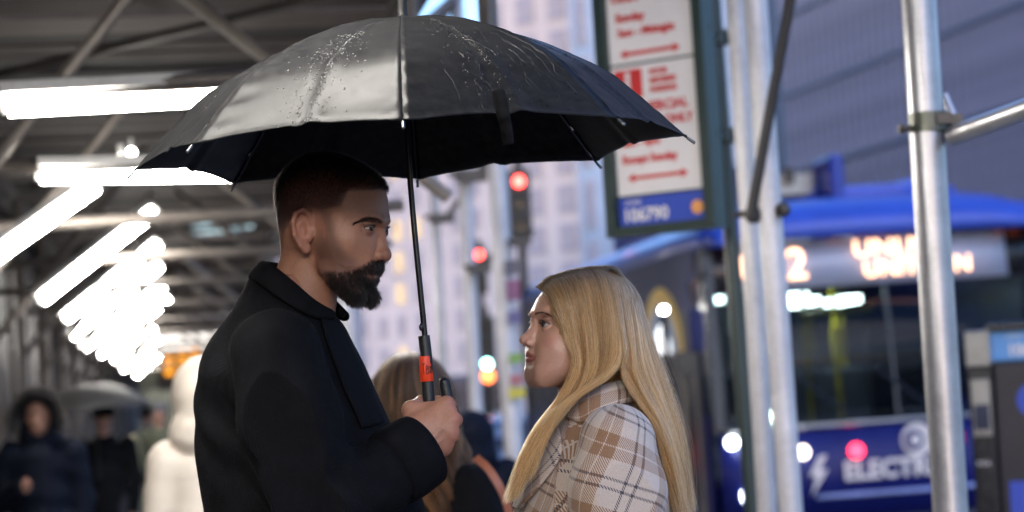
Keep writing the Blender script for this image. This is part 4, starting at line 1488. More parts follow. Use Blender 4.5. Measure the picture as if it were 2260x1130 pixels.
# ------------------------------------------------------------------ the man
def build_man():
    fc = Face(735, 500, 1, math.radians(20))
    base = fc.poly([zm(*q) for q in [(440, 62), (550, 80), (640, 118), (715, 162), (770, 210), (796, 255), (806, 300), (814, 350), (818, 400),
        (821, 440), (818, 466), (800, 500), (786, 540), (772, 600), (764, 660), (762, 720), (766, 770), (742, 830), (702, 874), (668, 916), (644, 940),
        (618, 950), (592, 944), (566, 922), (520, 890), (465, 830), (425, 760), (400, 700), (330, 690), (235, 660), (198, 600), (180, 520), (170, 420), (168, 330), (180, 252),
        (212, 188), (266, 128), (340, 82)]])
    base = spline_poly(base, 4)
    def W(u, w):
        k = .075 - .014 * sstep(-.02, -.085, w) - .022 * sstep(-.085, -.14, w) * sstep(-.02, .05, u)
        return k + 0 * u
    def L(u, w):
        return .066 - .012 * sstep(-.01, -.06, w) - .018 * sstep(-.07, -.13, w) - .012 * sstep(0.03, .09, w) * 0 + 0 * u
    h = .00125
    vx = Vox((-.115, -.1, -.235), (.125, .1, .14), h)
    vx.put(inflate(vx, base, W, L))
    # neck
    nk = lambda px, py: fc.p(px, py)
    vx.put(cap(nk(690, 560), nk(655, 725), .052, .062), .02)
    # brow, cheek, jaw
    for sd in (1, -1):
        S_ = lambda q: np.array([q[0], q[1] * sd, q[2]])
        b = [S_(fc.p(*zm(806, 478), v=.010, du=-.006)), S_(fc.p(*zm(752, 455), v=.030, du=-.009)), S_(fc.p(*zm(672, 470), v=.047, du=-.010))]
        vx.put(cap(b[0], b[1], .0085, .008), .010); vx.put(cap(b[1], b[2], .008, .006), .010)
        vx.put(ell(S_(fc.p(*zm(625, 595), v=.047, du=-.012)), (.020, .012, .014)), .03)
        vx.put(ell(S_(fc.p(*zm(735, 640), v=.020, du=-.012)), (.014, .016, .034)), .022)
        vx.put(cap(S_(fc.p(*zm(450, 770), v=.050)), S_(fc.p(*zm(640, 930), v=.030)), .010, .012), .02)
    # nose
    nose = spline_poly(fc.poly([zm(*q) for q in [(797, 470), (808, 505), (818, 540), (828, 595), (838, 646), (844, 686), (840, 709), (820, 724), (785, 724), (755, 728), (735, 735), (735, 560), (765, 470)]]), 4)
    vx.put(inflate(vx, nose, lambda u, w: .0085 + .005 * sstep(-.005, -.05, w) + 0 * u, lambda u, w: .016 + 0 * u + 0 * w), .007)
    vx.put(ell(fc.p(*zm(818, 684)), (.0105, .0125, .0108)), .006)
    for sd in (1, -1):
        al = fc.p(*zm(770, 690), v=.013); al[1] *= sd
        vx.put(ell(al, (.0115, .0065, .0085)), .004)
        no = fc.p(*zm(800, 724), v=.007, du=-.003); no[1] *= sd
        vx.put(ell(no, (.006, .0032, .004)), .003, 'cut')
    # lips
    lip = spline_poly(fc.poly([zm(*q) for q in [(762, 735), (778, 752), (784, 778), (774, 793), (760, 800), (766, 812), (764, 834), (748, 856), (720, 850), (712, 800), (722, 745)]]), 4)
    vx.put(inflate(vx, lip, .027, .022), .006)
    for sd in (1, -1):
        p0, p1, p2 = fc.p(*zm(776, 799)), fc.p(*zm(742, 802), v=.014, du=.002), fc.p(*zm(700, 806), v=.025, du=.002)
        for q in (p1, p2): q[1] *= sd
        vx.put(cap(p0, p1, .0016), .0016, 'cut'); vx.put(cap(p1, p2, .0016, .0012), .0016, 'cut')
    # eyes
    eyes = []
    for sd in (1, -1):
        c = fc.p(*zm(722, 520), v=.0325, du=-.0065); c[1] *= sd
        o = np.array([-.26, .965 * sd, .03]); o /= np.linalg.norm(o)
        upv = np.array([0, 0, 1.0]); fw = np.array([.965, .26 * sd, 0]); fw /= np.linalg.norm(fw)
        R = np.stack([o, upv, fw])
        vx.put(ell(c + fw * .012 + upv * .003, (.012, .019, .011)), .012, 'cut')
        vx.put(ell(c, (.0134,) * 3), .004)
        vx.put(cap(c + fw * .011 + o * -.012 + upv * .008, c + fw * .008 + o * .014 + upv * .008, .0022, .002), .004)       # lid fold
        vx.put(eye_opening(c, R, 1.12, .27, .36, sd, .0102, .03), .0012, 'cut')
        eyes.append((c, R, sd))
    # ears
    for sd in (1, -1):
        c = fc.p(*zm(322, 545), v=.070); c[1] = sd * .0690
        R = np.array([[-.93, .33 * sd, .1], [.33, .93 * sd, .05], [.12, 0, .99]])
        ear_parts(vx, c, R, 1.12)
    V, F = vx.mesh()
    # colours by place on the skin
    px, py = fc.pix(V); k_ = S1; a = (px - 735) * k_; w = V[:, 2]; b_ = -(py - 500) * k_
    toaw = lambda pts: [((zm(*q)[0] - 735) * k_, -(zm(*q)[1] - 500) * k_) for q in pts]
    skin = np.array([.40, .205, .125])
    col = np.tile(skin, (len(V), 1))
    def blend(c, k):
        nonlocal col
        col = col * (1 - k[:, None]) + np.asarray(c) * k[:, None]
    beard = toaw([(452, 786), (525, 790), (600, 786), (650, 768), (700, 742), (740, 722), (775, 722), (830, 735), (840, 775), (800, 798), (705, 800), (690, 812), (722, 826), (770, 832),
                  (790, 900), (790, 990), (715, 1010), (640, 1010), (575, 975), (515, 905), (472, 850)])
    dB = sd_pts(beard, a, b_)
    front = (V[:, 0] > 0) & (w > -.16)
    kB = sstep(-.006, .006, dB) * front
    stub = toaw([(415, 400), (480, 425), (505, 540), (560, 660), (660, 745), (600, 800), (430, 810), (395, 720), (400, 600), (425, 520)])
    kS = sstep(-.011, .009, sd_pts(stub, a, b_)) * (w > -.16)
    scalp = toaw([(590, 288), (826, 283), (860, 200), (700, 0), (300, 0), (100, 200), (110, 470), (180, 560), (215, 520), (262, 430), (330, 395), (430, 405), (545, 380)])
    dS = sd_pts(scalp, a, b_)
    kH = sstep(-.004, .010, dS) * sstep(-.045, .045, w + .25 * np.clip(a + .06, -.1, .03)) 
    kHs = sstep(-.003, .006, dS)
    blend((.30, .12, .09), .55 * sstep(.02, -.01, np.linalg.norm(V - np.array([fc.p(*zm(850, 690))[0], 0, fc.p(*zm(850, 690))[2]]), axis=1) - .018))
    blend((.10, .065, .052), kS * .78)
    blend((.015, .010, .008), kB * .96)
    blend((.055, .048, .050), kHs * .86)
    blend((.014, .012, .012), kH * .98)
    lipk = sstep(-.003, .002, sd_pts(toaw([(698, 800), (740, 785), (775, 778), (800, 790), (800, 830), (745, 828), (705, 815)]), a, b_)) * (np.abs(V[:, 1]) < .028)
    blend((.27, .095, .075), lipk * .8)
    ec = fc.p(*zm(322, 545), v=.07)
    blend((.42, .15, .10), .5 * (np.abs(V[:, 1]) > .074) * (np.linalg.norm(V[:, [0, 2]] - ec[[0, 2]], axis=1) < .04))
    for c, R, sd in eyes:
        dd = np.linalg.norm((V - c), axis=1)
        blend((.16, .075, .055), .75 * sstep(.019, .0128, dd))
    N = vnormals(V, F)
    Ff = F[:, ::-1] if fc.flip else F
    head = (fc.world(V), Ff, col)
    return fc, head, (V, F, N, a, w, kB, kS, kH, kHs), eyes


MAN_FC, MAN_HEAD, MAN_SK, MAN_EYES = build_man()


# hand round the umbrella handle -----------------------------------
def handpt(px, py, D): return at(px, py, D)


def build_hand():
    A = lambda px, py, D: at(px, py, D)
    lo = A(800, 1120, 3.9) - .02; hi = A(1040, 830, 4.08) + .03
    lo = np.array([lo[0], 3.86, lo[2]]); hi = np.array([hi[0], 4.09, hi[2]])
    vx = Vox(lo, hi, .00125)
    k = .007
    wr = A(925, 995, 3.955)
    mcp = [A(986, 893, 3.967), A(1000, 927, 3.957), A(994, 960, 3.957), A(978, 988, 3.965)]
    vx.put(cap(A(850, 1055, 3.94), wr, .027, .026))
    vx.put(ell(A(935, 965, 3.963), (.030, .019, .036)), .014)
    for i, q in enumerate(mcp):
        b = wr + (A(915 + i * 9, 930 + i * 18, 3.962) - wr) * .8
        vx.put(cap(b, q, .0170, .0130), .016)
        vx.put(ell(q + np.array([.001, -.0025, .001]), (.0098, .0090, .0098)), .012)
    for i in range(3):
        g = (mcp[i] + mcp[i + 1]) / 2
        vx.put(cap(g + np.array([.0135, -.004, 0]), g + np.array([.0145, .02, 0]), .0022), .005, 'cut')
        vx.put(ell(g + np.array([-.006, 0, 0]), (.012, .0105, .011)), .012)
    # tendons and a vein standing on the back of the hand
    for i, q in enumerate(mcp):
        s0 = wr + np.array([0.004, -.020, .004 - .006 * i])
        vx.put(cap(s0, q + np.array([-.006, -.0085, 0]), .0022, .0026), .006)
    vx.put(cap(A(925, 975, 3.945), A(975, 945, 3.944), .0018, .0016), .004)
    # fingers close behind the handle
    ex = [(-.010, .034, 0.0), (-.040, .050, -.002), (-.052, .030, -.003)]
    for i, q in enumerate(mcp):
        r = (.0105, .0108, .0102, .009)[i]
        ln = (1, 1.05, 1, .85)[i]
        p1 = q + np.array([.004, .030 * ln, 0]); p2 = p1 + np.array([-.026 * ln, .018, -.002]); p3 = p2 + np.array([-.020, -.008, 0])
        vx.put(cap(q, p1, r + .0012, r), .004); vx.put(cap(p1, p2, r, r - .0012), .003); vx.put(cap(p2, p3, r - .0012, r - .0025), .003)
    # thumb: leaves the side of the palm and crosses behind the handle
    t0, t1, t2, t3 = A(918, 955, 3.972), A(908, 905, 3.982), A(930, 888, 4.012), A(972, 884, 4.024)
    vx.put(cap(t0, t1, .018, .0145), .012); vx.put(cap(t1, t2, .0135, .0115), .006); vx.put(cap(t2, t3, .0115, .0085), .004)
    vx.put(cap(t1, A(985, 897, 3.975), .012, .0105), .010)                                    # web to the first knuckle
    V, F = vx.mesh()
    col = np.tile(np.array([.43, .215, .14]), (len(V), 1))
    for q in mcp:
        d = np.linalg.norm(V - q - np.array([.008, -.004, 0]), axis=1)
        kk = sstep(.022, .006, d)[:, None] * .5
        col = col * (1 - kk) + np.array([.45, .16, .11]) * kk
    return V, F, col


HAND = build_hand()


def lowbody(pts_fn, lo, hi, h):
    vx = Vox(lo, hi, h); pts_fn(vx); return vx.mesh()


def ground_x(px, D): return at(px, 900, D)[0]


def man_under(vx):
    X = at(660, 900, 4.12)[0]
    chain(vx, [((X - .02, 4.12, 1.66), .055), ((X, 4.12, 1.50), .10), ((X + .01, 4.12, 1.25), .13), ((X + .02, 4.12, 1.02), .14)], .05)
    for sd in (-1, 1):
        y = 4.12 + sd * .10
        chain(vx, [((X + .02, y, 1.0), .10), ((X + .04, y, .55), .065), ((X, y, .12), .045)], .03)
        chain(vx, [((X, y, .10), .045), ((X + .17, y, .05), .04)], .03)
        vx.put(cap((X, 4.12 + sd * .08, 1.47), (X + .01, 4.12 + sd * .19, 1.47), .06), .05)
    y = 4.34
    chain(vx, [((X + .01, y, 1.47), .05), ((X + .0, y + .02, 1.15), .042), ((X + .05, y + .02, .90), .032), ((X + .07, y + .02, .80), .03)], .02)
    chain(vx, [(at(600, 790, 3.93), .05), (at(690, 1130, 3.86), .042), (at(900, 1015, 3.945), .03)], .02)


def join(parts):
    V = []; F = []; C = []; n = 0
    for v, f, c in parts:
        V.append(v); F.append(f + n); C.append(c); n += len(v)
    return np.concatenate(V), np.concatenate(F), np.concatenate(C)


Xm = at(660, 900, 4.12)[0]
bV, bF = lowbody(man_under, (Xm - .5, 3.7, -.02), (Xm + .5, 4.5, 1.70), .012)
bV[:, 2] = np.maximum(bV[:, 2], .004)
V, F, C = join([MAN_HEAD, (HAND[0], HAND[1], HAND[2]), (bV, bF, np.tile(np.array([.36, .19, .12]), (len(bV), 1)))])
man = mesh('person', V, F, M_SKIN_M, None, attrs={'tint': ('FLOAT_COLOR', C)})
tag(man, 'tall bearded man in a dark coat holding up the umbrella', 'person', 'couple under the umbrella')

for c, R, sd in MAN_EYES:
    build_eye(MAN_FC, c, R, .0119, man, (.93, .10 * sd + .10, -.27), (.045, .022, .012))

lV, lF, lN, la, lw, kB, kS, kH, kHs = MAN_SK


def brow(fc, V, N, path, sd, n, width, ln, mat, parent, r0=.00017):
    """eyebrow hairs lying along a path of photograph pixels"""
    tt = np.sort(RNG.random(n))
    cc = catmull(path, 200)
    tn = np.gradient(cc, axis=0); tn /= np.linalg.norm(tn, axis=1, keepdims=True)
    idx = (tt * 199).astype(int)
    wd = np.interp(tt, np.linspace(0, 1, len(width)), width)
    pts = cc[idx] + np.stack([-tn[idx, 1], tn[idx, 0]], 1) * (RNG.normal(0, .55, n) * wd)[:, None]
    j = fc.on_skin(V, N, pts, sd)
    j2 = fc.on_skin(V, N, pts + tn[idx] * 7, sd)
    d = V[j2] - V[j]
    d /= np.linalg.norm(d, axis=1, keepdims=True) + 1e-6
    d = d * ln + N[j] * .0012 + np.array([0, 0, 1]) * (.0028 * (.75 - tt))[:, None] + RNG.normal(0, .0007, (n, 3))
    s_ = np.linspace(0, 1, 5)
    P = V[j][:, None, :] + d[:, None, :] * s_[None, :, None] * RNG.uniform(.6, 1.1, (n, 1, 1)) + N[j][:, None, :] * (.0006 + .0009 * np.sin(s_ * 3.1))[None, :, None]
    hair('eyebrow', fc.world(P), r0, .00007, mat, parent)


def man_hair():
    fc = MAN_FC
    wN = fc.world(lV); nN = lN[:, 0:1] * fc.F + lN[:, 1:2] * fc.V + lN[:, 2:3] * fc.Z
    top = sstep(.02, .10, lw)
    lm = lambda P: .25 + 1.1 * sstep(.0, .09, fc.local(P)[:, 2])
    hs = strands_from(wN, lF, nN, np.clip(kH, 0, 1) ** 1.2, 36000, .007, 3, .1, fwd=.35 * fc.F, lift=.7, lmap=lm)
    hair('hair', hs, .00014, .00006, M_HAIR_M, man)
    chin = lambda P: .50 + .85 * sstep(-.075, -.14, fc.local(P)[:, 2]) * sstep(-.01, .06, fc.local(P)[:, 0])
    bs = strands_from(wN, lF, nN, kB ** 1.1, 23000, .0115, 6, .75, fwd=-.06 * fc.F, curl=.0013, lift=.55, clump=14, lmap=chin)
    st = strands_from(wN, lF, nN, np.clip(kS - kB, 0, 1) ** 1.4, 9000, .0017, 6, .7, lift=.5)
    hair('beard', np.concatenate([bs, st]), .00013, .00006, M_BEARD, man)
    # brows and lashes
    for sd in (1, -1):
        brow(fc, lV, lN, [zm(*q) for q in [(808, 490), (774, 476), (730, 463), (686, 468), (634, 490)]], sd, 520, (3.6, 4.8, 4.2, 3.2, 2.0), .0062, M_HAIR_M, man, .00014)


man_hair()


def lashes(fc, eyes, parent, n, ln, up, a0, r, wing):
    for c, R, sd in eyes:
        az = np.linspace(-.9, 1, n) * a0
        el = up * np.clip(1 - (az / a0) ** 2, 0, 1) * (1 - .25 * az / a0)
        d = R[0][None] * (np.sin(az) * np.cos(el))[:, None] + R[1][None] * np.sin(el)[:, None] + R[2][None] * (np.cos(az) * np.cos(el))[:, None]
        root = c + d * r
        out = d * 1.0 + R[1][None] * .55 + R[0][None] * wing * (az / a0)[:, None] + RNG.normal(0, .08, (n, 3))
        s = np.linspace(0, 1, 5)
        P = root[:, None, :] + out[:, None, :] * ln * s[None, :, None] + R[1][None, None] * ln * .35 * (s ** 2)[None, :, None]
        hair('eyelashes', fc.world(P), .00016, .00006, M_LASH, parent)


lashes(MAN_FC, MAN_EYES, man, 70, .0036, .27, 1.12, .0130, .3)
# ------------------------------------------------------------------ the woman
def build_woman():
    fc = Face(1290, 730, -1, math.radians(18))
    base = [(1317, 604), (1270, 608), (1226, 624), (1203, 640), (1188, 660), (1181, 676), (1178.5, 687), (1182, 706), (1188, 730), (1188, 748), (1178, 764), (1174, 778), (1173, 798), (1174, 806),
            (1173, 815), (1174, 825), (1177, 834), (1183, 840), (1194, 845.5), (1212, 849), (1232, 842), (1254, 826), (1267, 806), (1276, 785), (1320, 790), (1350, 772), (1383, 735), (1394, 690), (1384, 648), (1360, 617)]
    base = spline_poly(fc.poly(base), 4)
    def W(u, w):
        return .071 - .012 * sstep(-.02, -.07, w) - .020 * sstep(-.06, -.105, w) * sstep(-.02, .05, u) + 0 * u
    def L(u, w):
        return .062 - .010 * sstep(.02, -.05, w) - .003 * sstep(-.05, -.1, w) + 0 * u
    vx = Vox((-.10, -.09, -.20), (.118, .09, .125), .0012)
    vx.put(inflate(vx, base, W, L))
    nk = fc.p
    vx.put(cap(nk(1290, 800), nk(1305, 960), .046, .056), .015)
    for sd in (1, -1):
        S_ = lambda q: np.array([q[0], q[1] * sd, q[2]])
        P_ = lambda x, y, v, du=0.0: S_(fc.p(*zw(x, y), v=v, du=du))
        vx.put(cap(P_(240, 235, .009, -.005), P_(335, 228, .03, -.010), .0035, .005), .014)
        vx.put(cap(P_(335, 228, .03, -.009), P_(440, 270, .046, -.012), .006, .005), .01)
        vx.put(ell(P_(420, 480, .043, -.012), (.020, .013, .015)), .03)
        vx.put(ell(P_(310, 500, .018, -.013), (.014, .016, .03)), .02)
        vx.put(ell(P_(400, 660, .034, -.010), (.018, .014, .022)), .03)
        vx.put(cap(P_(600, 690, .040), P_(360, 840, .022), .012, .013), .035)
    nose = spline_poly(fc.poly([zw(*q) for q in [(232, 280), (226, 328), (195, 383), (155, 425), (134, 453), (125, 478), (130, 502), (152, 522), (185, 537), (212, 546), (255, 546), (270, 500), (270, 320)]]), 4)
    NU = float(nose[:, 0].max()) - .004
    vx.put(inflate(vx, nose, lambda u, w: .0062 + .0022 * sstep(.01, -.03, w) + .007 * sstep(NU, NU - .020, u), .012), .008)
    vx.put(ell(fc.p(*zw(160, 480)), (.0068, .0066, .0058)), .006)
    for sd in (1, -1):
        al = fc.p(*zw(222, 505), v=.0105); al[1] *= sd
        vx.put(ell(al, (.0085, .0042, .0058)), .005)
        no = fc.p(*zw(190, 538), v=.006, du=-.002); no[1] *= sd
        vx.put(ell(no, (.0055, .0026, .0032)), .0025, 'cut')
    lip = spline_poly(fc.poly([zw(*q) for q in [(215, 556), (198, 568), (183, 598), (178, 622), (185, 640), (180, 656), (180, 680), (194, 698), (230, 705), (285, 655), (240, 570)]]), 4)
    vx.put(inflate(vx, lip, .0225, .016), .005)
    for sd in (1, -1):
        p0, p1, p2 = fc.p(*zw(181, 639)), fc.p(*zw(238, 648), v=.012, du=.002), fc.p(*zw(310, 641), v=.0235, du=.001)
        for q in (p1, p2): q[1] *= sd
        vx.put(cap(p0, p1, .0009), .0016, 'cut'); vx.put(cap(p1, p2, .0009, .0012), .002, 'cut')
    eyes = []
    for sd in (1, -1):
        c = fc.p(*zw(355, 335), v=.0305, du=-.0065); c[1] *= sd
        o = np.array([-.26, .965 * sd, .05]); o /= np.linalg.norm(o)
        upv = np.array([.05, 0, 1.0]); fw = np.array([.965, .26 * sd, 0]); fw /= np.linalg.norm(fw)
        R = np.stack([o, upv, fw])
        vx.put(ell(c + fw * .012 + upv * .003, (.012, .018, .012)), .012, 'cut')
        vx.put(ell(c, (.0131,) * 3), .004)
        vx.put(cap(c + fw * .011 + o * -.011 + upv * .008, c + fw * .008 + o * .013 + upv * .008, .002, .0018), .004)
        vx.put(eye_opening(c, R, 1.12, .46, .34, sd, .0100, .03), .0012, 'cut')
        eyes.append((c, R, sd))
    smooth_f = vx.f.copy()
    for sd in (1, -1):
        c = fc.p(1318, 728, v=.068); c[1] = sd * .066
        R = np.array([[-.93, .33 * sd, .1], [.33, .93 * sd, .05], [.12, 0, .99]])
        ear_parts(vx, c, R, 1.0)
    V, F = vx.mesh()
    N = vnormals(V, F)
    px, py = fc.pix(V)
    col = np.tile(np.array([.66, .405, .305]), (len(V), 1))
    def blend(c, k):
        nonlocal col
        col = col * (1 - k[:, None]) + np.asarray(c) * k[:, None]
    pol = lambda pts: sd_pts([zw(*q) for q in pts], px, py)
    cheek = np.hypot((px - zw(430, 500)[0]) / 26, (py - zw(430, 500)[1]) / 22)
    blend((.50, .19, .14), .55 * sstep(1.2, .2, cheek) * (V[:, 0] > 0))
    blend((.47, .20, .15), .4 * sstep(14, 4, np.hypot(px - zw(140, 480)[0], py - zw(140, 480)[1])))
    lips = pol([(312, 642), (264, 629), (225, 607), (195, 586), (150, 590), (150, 705), (192, 703), (226, 696), (268, 676)])
    blend((.36, .105, .105), .9 * sstep(-1, 1.2, lips) * (np.abs(V[:, 1]) < .026))
    for c, R, sd in eyes:
        q = (V - c)
        rr = np.linalg.norm(q, axis=1)
        el = np.arcsin(np.clip((q @ R[1]) / rr, -1, 1)); az = np.arctan2(q @ R[0], q @ R[2])
        sh = sstep(.021, .014, rr) * sstep(-.25, .1, el) * sstep(1.5, .9, np.abs(az))
        blend((.20, .10, .075), .75 * sh)                                       # eye shadow
        k_ = np.clip(1 - (az / 1.12) ** 2, 0, 1); edge = np.abs(el - .46 * k_ * (1 - .25 * az / 1.12))
        blend((.02, .013, .011), .95 * sstep(.20, .05, edge) * sstep(.0155, .0138, rr) * (el > 0) * (np.abs(az) < 1.35))
        edge2 = np.abs(el + .34 * k_)
        blend((.06, .035, .03), .6 * sstep(.14, .04, edge2) * sstep(.0155, .0138, rr) * (el < .05) * (np.abs(az) < 1.2))
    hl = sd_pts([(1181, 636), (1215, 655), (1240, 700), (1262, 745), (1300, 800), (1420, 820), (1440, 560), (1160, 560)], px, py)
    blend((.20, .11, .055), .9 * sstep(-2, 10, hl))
    vx.f = smooth_f
    return fc, (V, F, N, col), eyes, vx


WFC, WSK, WEYES, WVOX = build_woman()


def woman_under(vx):
    X = at(1320, 900, DM)[0]
    chain(vx, [((X - .01, DM, 1.46), .047), ((X, DM, 1.36), .08), ((X - .01, DM, 1.15), .105), ((X, DM, .95), .125)], .05)
    for sd in (-1, 1):
        y = DM + sd * .085
        chain(vx, [((X, y, .93), .09), ((X - .02, y, .5), .055), ((X + .02, y, .1), .04)], .03)
        chain(vx, [((X + .02, y, .09), .04), ((X - .13, y, .045), .032)], .03)
        vx.put(cap((X, DM + sd * .06, 1.345), (X, DM + sd * .165, 1.335), .045), .04)
        ya = DM + sd * .185
        chain(vx, [((X, ya, 1.33), .042), ((X + .02, ya + sd * .02, 1.04), .036), ((X - .06, ya, .84), .026), ((X - .09, ya, .74), .028)], .02)


Xw = at(1320, 900, DM)[0]
wbV, wbF = lowbody(woman_under, (Xw - .4, 3.75, -.02), (Xw + .4, 4.5, 1.56), .012)
wbV[:, 2] = np.maximum(wbV[:, 2], .004)
V, F, C = join([(WFC.world(WSK[0]), WSK[1], WSK[3]), (wbV, wbF, np.tile(np.array([.5, .29, .2]), (len(wbV), 1)))])
woman = mesh('person', V, F, M_SKIN_W, None, attrs={'tint': ('FLOAT_COLOR', C)})
tag(woman, 'blond woman in a plaid coat looking up at the man', 'person', 'couple under the umbrella')
for c, R, sd in WEYES:
    build_eye(WFC, c, R, .0117, woman, (.90, .10 * sd + .14, .22), (.06, .05, .04))
lashes(WFC, WEYES, woman, 80, .0032, .46, 1.12, .0127, .8)
for sd in (1, -1):
    brow(WFC, WSK[0], WSK[2], [zw(*q) for q in [(252, 240), (300, 226), (345, 224), (400, 243), (452, 284)]], sd, 380, (1.4, 2.0, 1.8, 1.3, .5), .0045, M_LASH, woman, .00011)


WF_ = np.stack(np.gradient(WVOX.f, WVOX.h), -1)


def off_head(P, margin):
    """push strand points out of the skull"""
    for _ in range(3):
        Q = WFC.local(P)
        i = np.clip(np.round((Q - WVOX.lo) / WVOX.h).astype(int), 0, np.array(WVOX.n) - 1)
        inside = ((Q > WVOX.lo) & (Q < WVOX.lo + WVOX.h * (np.array(WVOX.n) - 1))).all(-1) & (Q[..., 2] > -.075)
        f = WVOX.f[i[..., 0], i[..., 1], i[..., 2]]
        g = WF_[i[..., 0], i[..., 1], i[..., 2]]
        g = g / (np.linalg.norm(g, axis=-1, keepdims=True) + 1e-6)
        mv = np.where(inside & (f < 100), np.maximum(margin - f, 0), 0)[..., None] * g * .9
        P = P + mv[..., 0:1] * WFC.F + mv[..., 1:2] * WFC.V + mv[..., 2:3] * WFC.Z
    return P


def hair_sheet(guides, n, seg, thick, rng, cut=(.86, 1.0), rootspread=1.0, clump=.35, wave=.0095):
    """strands between neighbouring guide lines; thick pushes inner layers towards the head"""
    G = np.array([catmull([at(px, py, DM + dd) for px, py, dd in g], seg) for g in guides])      # (m, seg, 3)
    m_ = len(G)
    s = rng.random(n) * (m_ - 1) * .9999
    # gather in locks
    lock = np.round(s * 9 + rng.normal(0, .15, n)) / 9
    t = np.linspace(0, 1, seg)
    s_t = s[:, None] + (np.clip(lock, 0, m_ - 1.001) - s)[:, None] * (clump * t ** .8)[None, :]
    s_t = np.clip(s_t, 0, m_ - 1.001)
    i = s_t.astype(int); f = (s_t - i)[:, :, None]
    k = np.arange(seg)[None, :]
    P = G[i, k] * (1 - f) + G[i + 1, k] * f
    lay = rng.random(n) ** 1.3
    lid = np.round(lock * 9).astype(int); hsh = np.modf(np.abs(np.sin(lid * 12.9898 + thick * 91) * 43758.5453))[0]
    sub = np.round((s + lay * .6) * 40).astype(int); hs2 = np.modf(np.abs(np.sin(sub * 78.233) * 24634.63))[0]
    tone = np.clip(.55 * hsh + .45 * hs2 + rng.normal(0, .08, n) - .25 * lay, 0, 1)
    P0_ = rng.normal(0, 1, (n, 3)) * np.array([.0035, .002, .0012])
    P = P + P0_[:, None, :] * np.exp(-t / .12)[None, :, None]
    P[:, :, 1] -= (hsh - .5)[:, None] * .012 * np.minimum(1, t * 2.5)[None, :]
    P[:, :, 0] += (hs2 - .5)[:, None] * .006 * (t ** 1.2)[None, :]
    grow = np.minimum(1, t * 4)
    P[:, :, 1] += (lay[:, None] * thick * grow[None, :])
    P[:, :, 0] += rng.normal(0, .0016, (n, 1)) * (.3 + 1.5 * t)[None, :]
    P[:, :, 2] += rng.normal(0, .0015, (n, 1)) * grow[None, :]
    ph = rng.random(n) * .9 + lock * 5.0
    P[:, :, 0] += wave * np.sin(ph[:, None] * 1.7 + t[None, :] * (8 + 3 * np.sin(lock * 9))[:, None]) * (t ** 1.6)[None, :]
    P[:, :, 1] += wave * np.cos(ph[:, None] * 1.3 + t[None, :] * 8) * (t ** 1.2)[None, :] + rng.normal(0, .0012, (n, 1)) * t[None, :]
    P = off_head(P, .0025 + (1 - lay[:, None]) * .008 * np.minimum(1, .25 + t * 5)[None, :])
    # unequal lengths
    L = rng.uniform(cut[0], cut[1], n)
    q = (t[None, :] * L[:, None]) * (seg - 1)
    a = np.minimum(q.astype(int), seg - 2); b = (q - a)[:, :, None]
    r = np.arange(n)[:, None]
    return P[r, a] * (1 - b) + P[r, a + 1] * b, tone


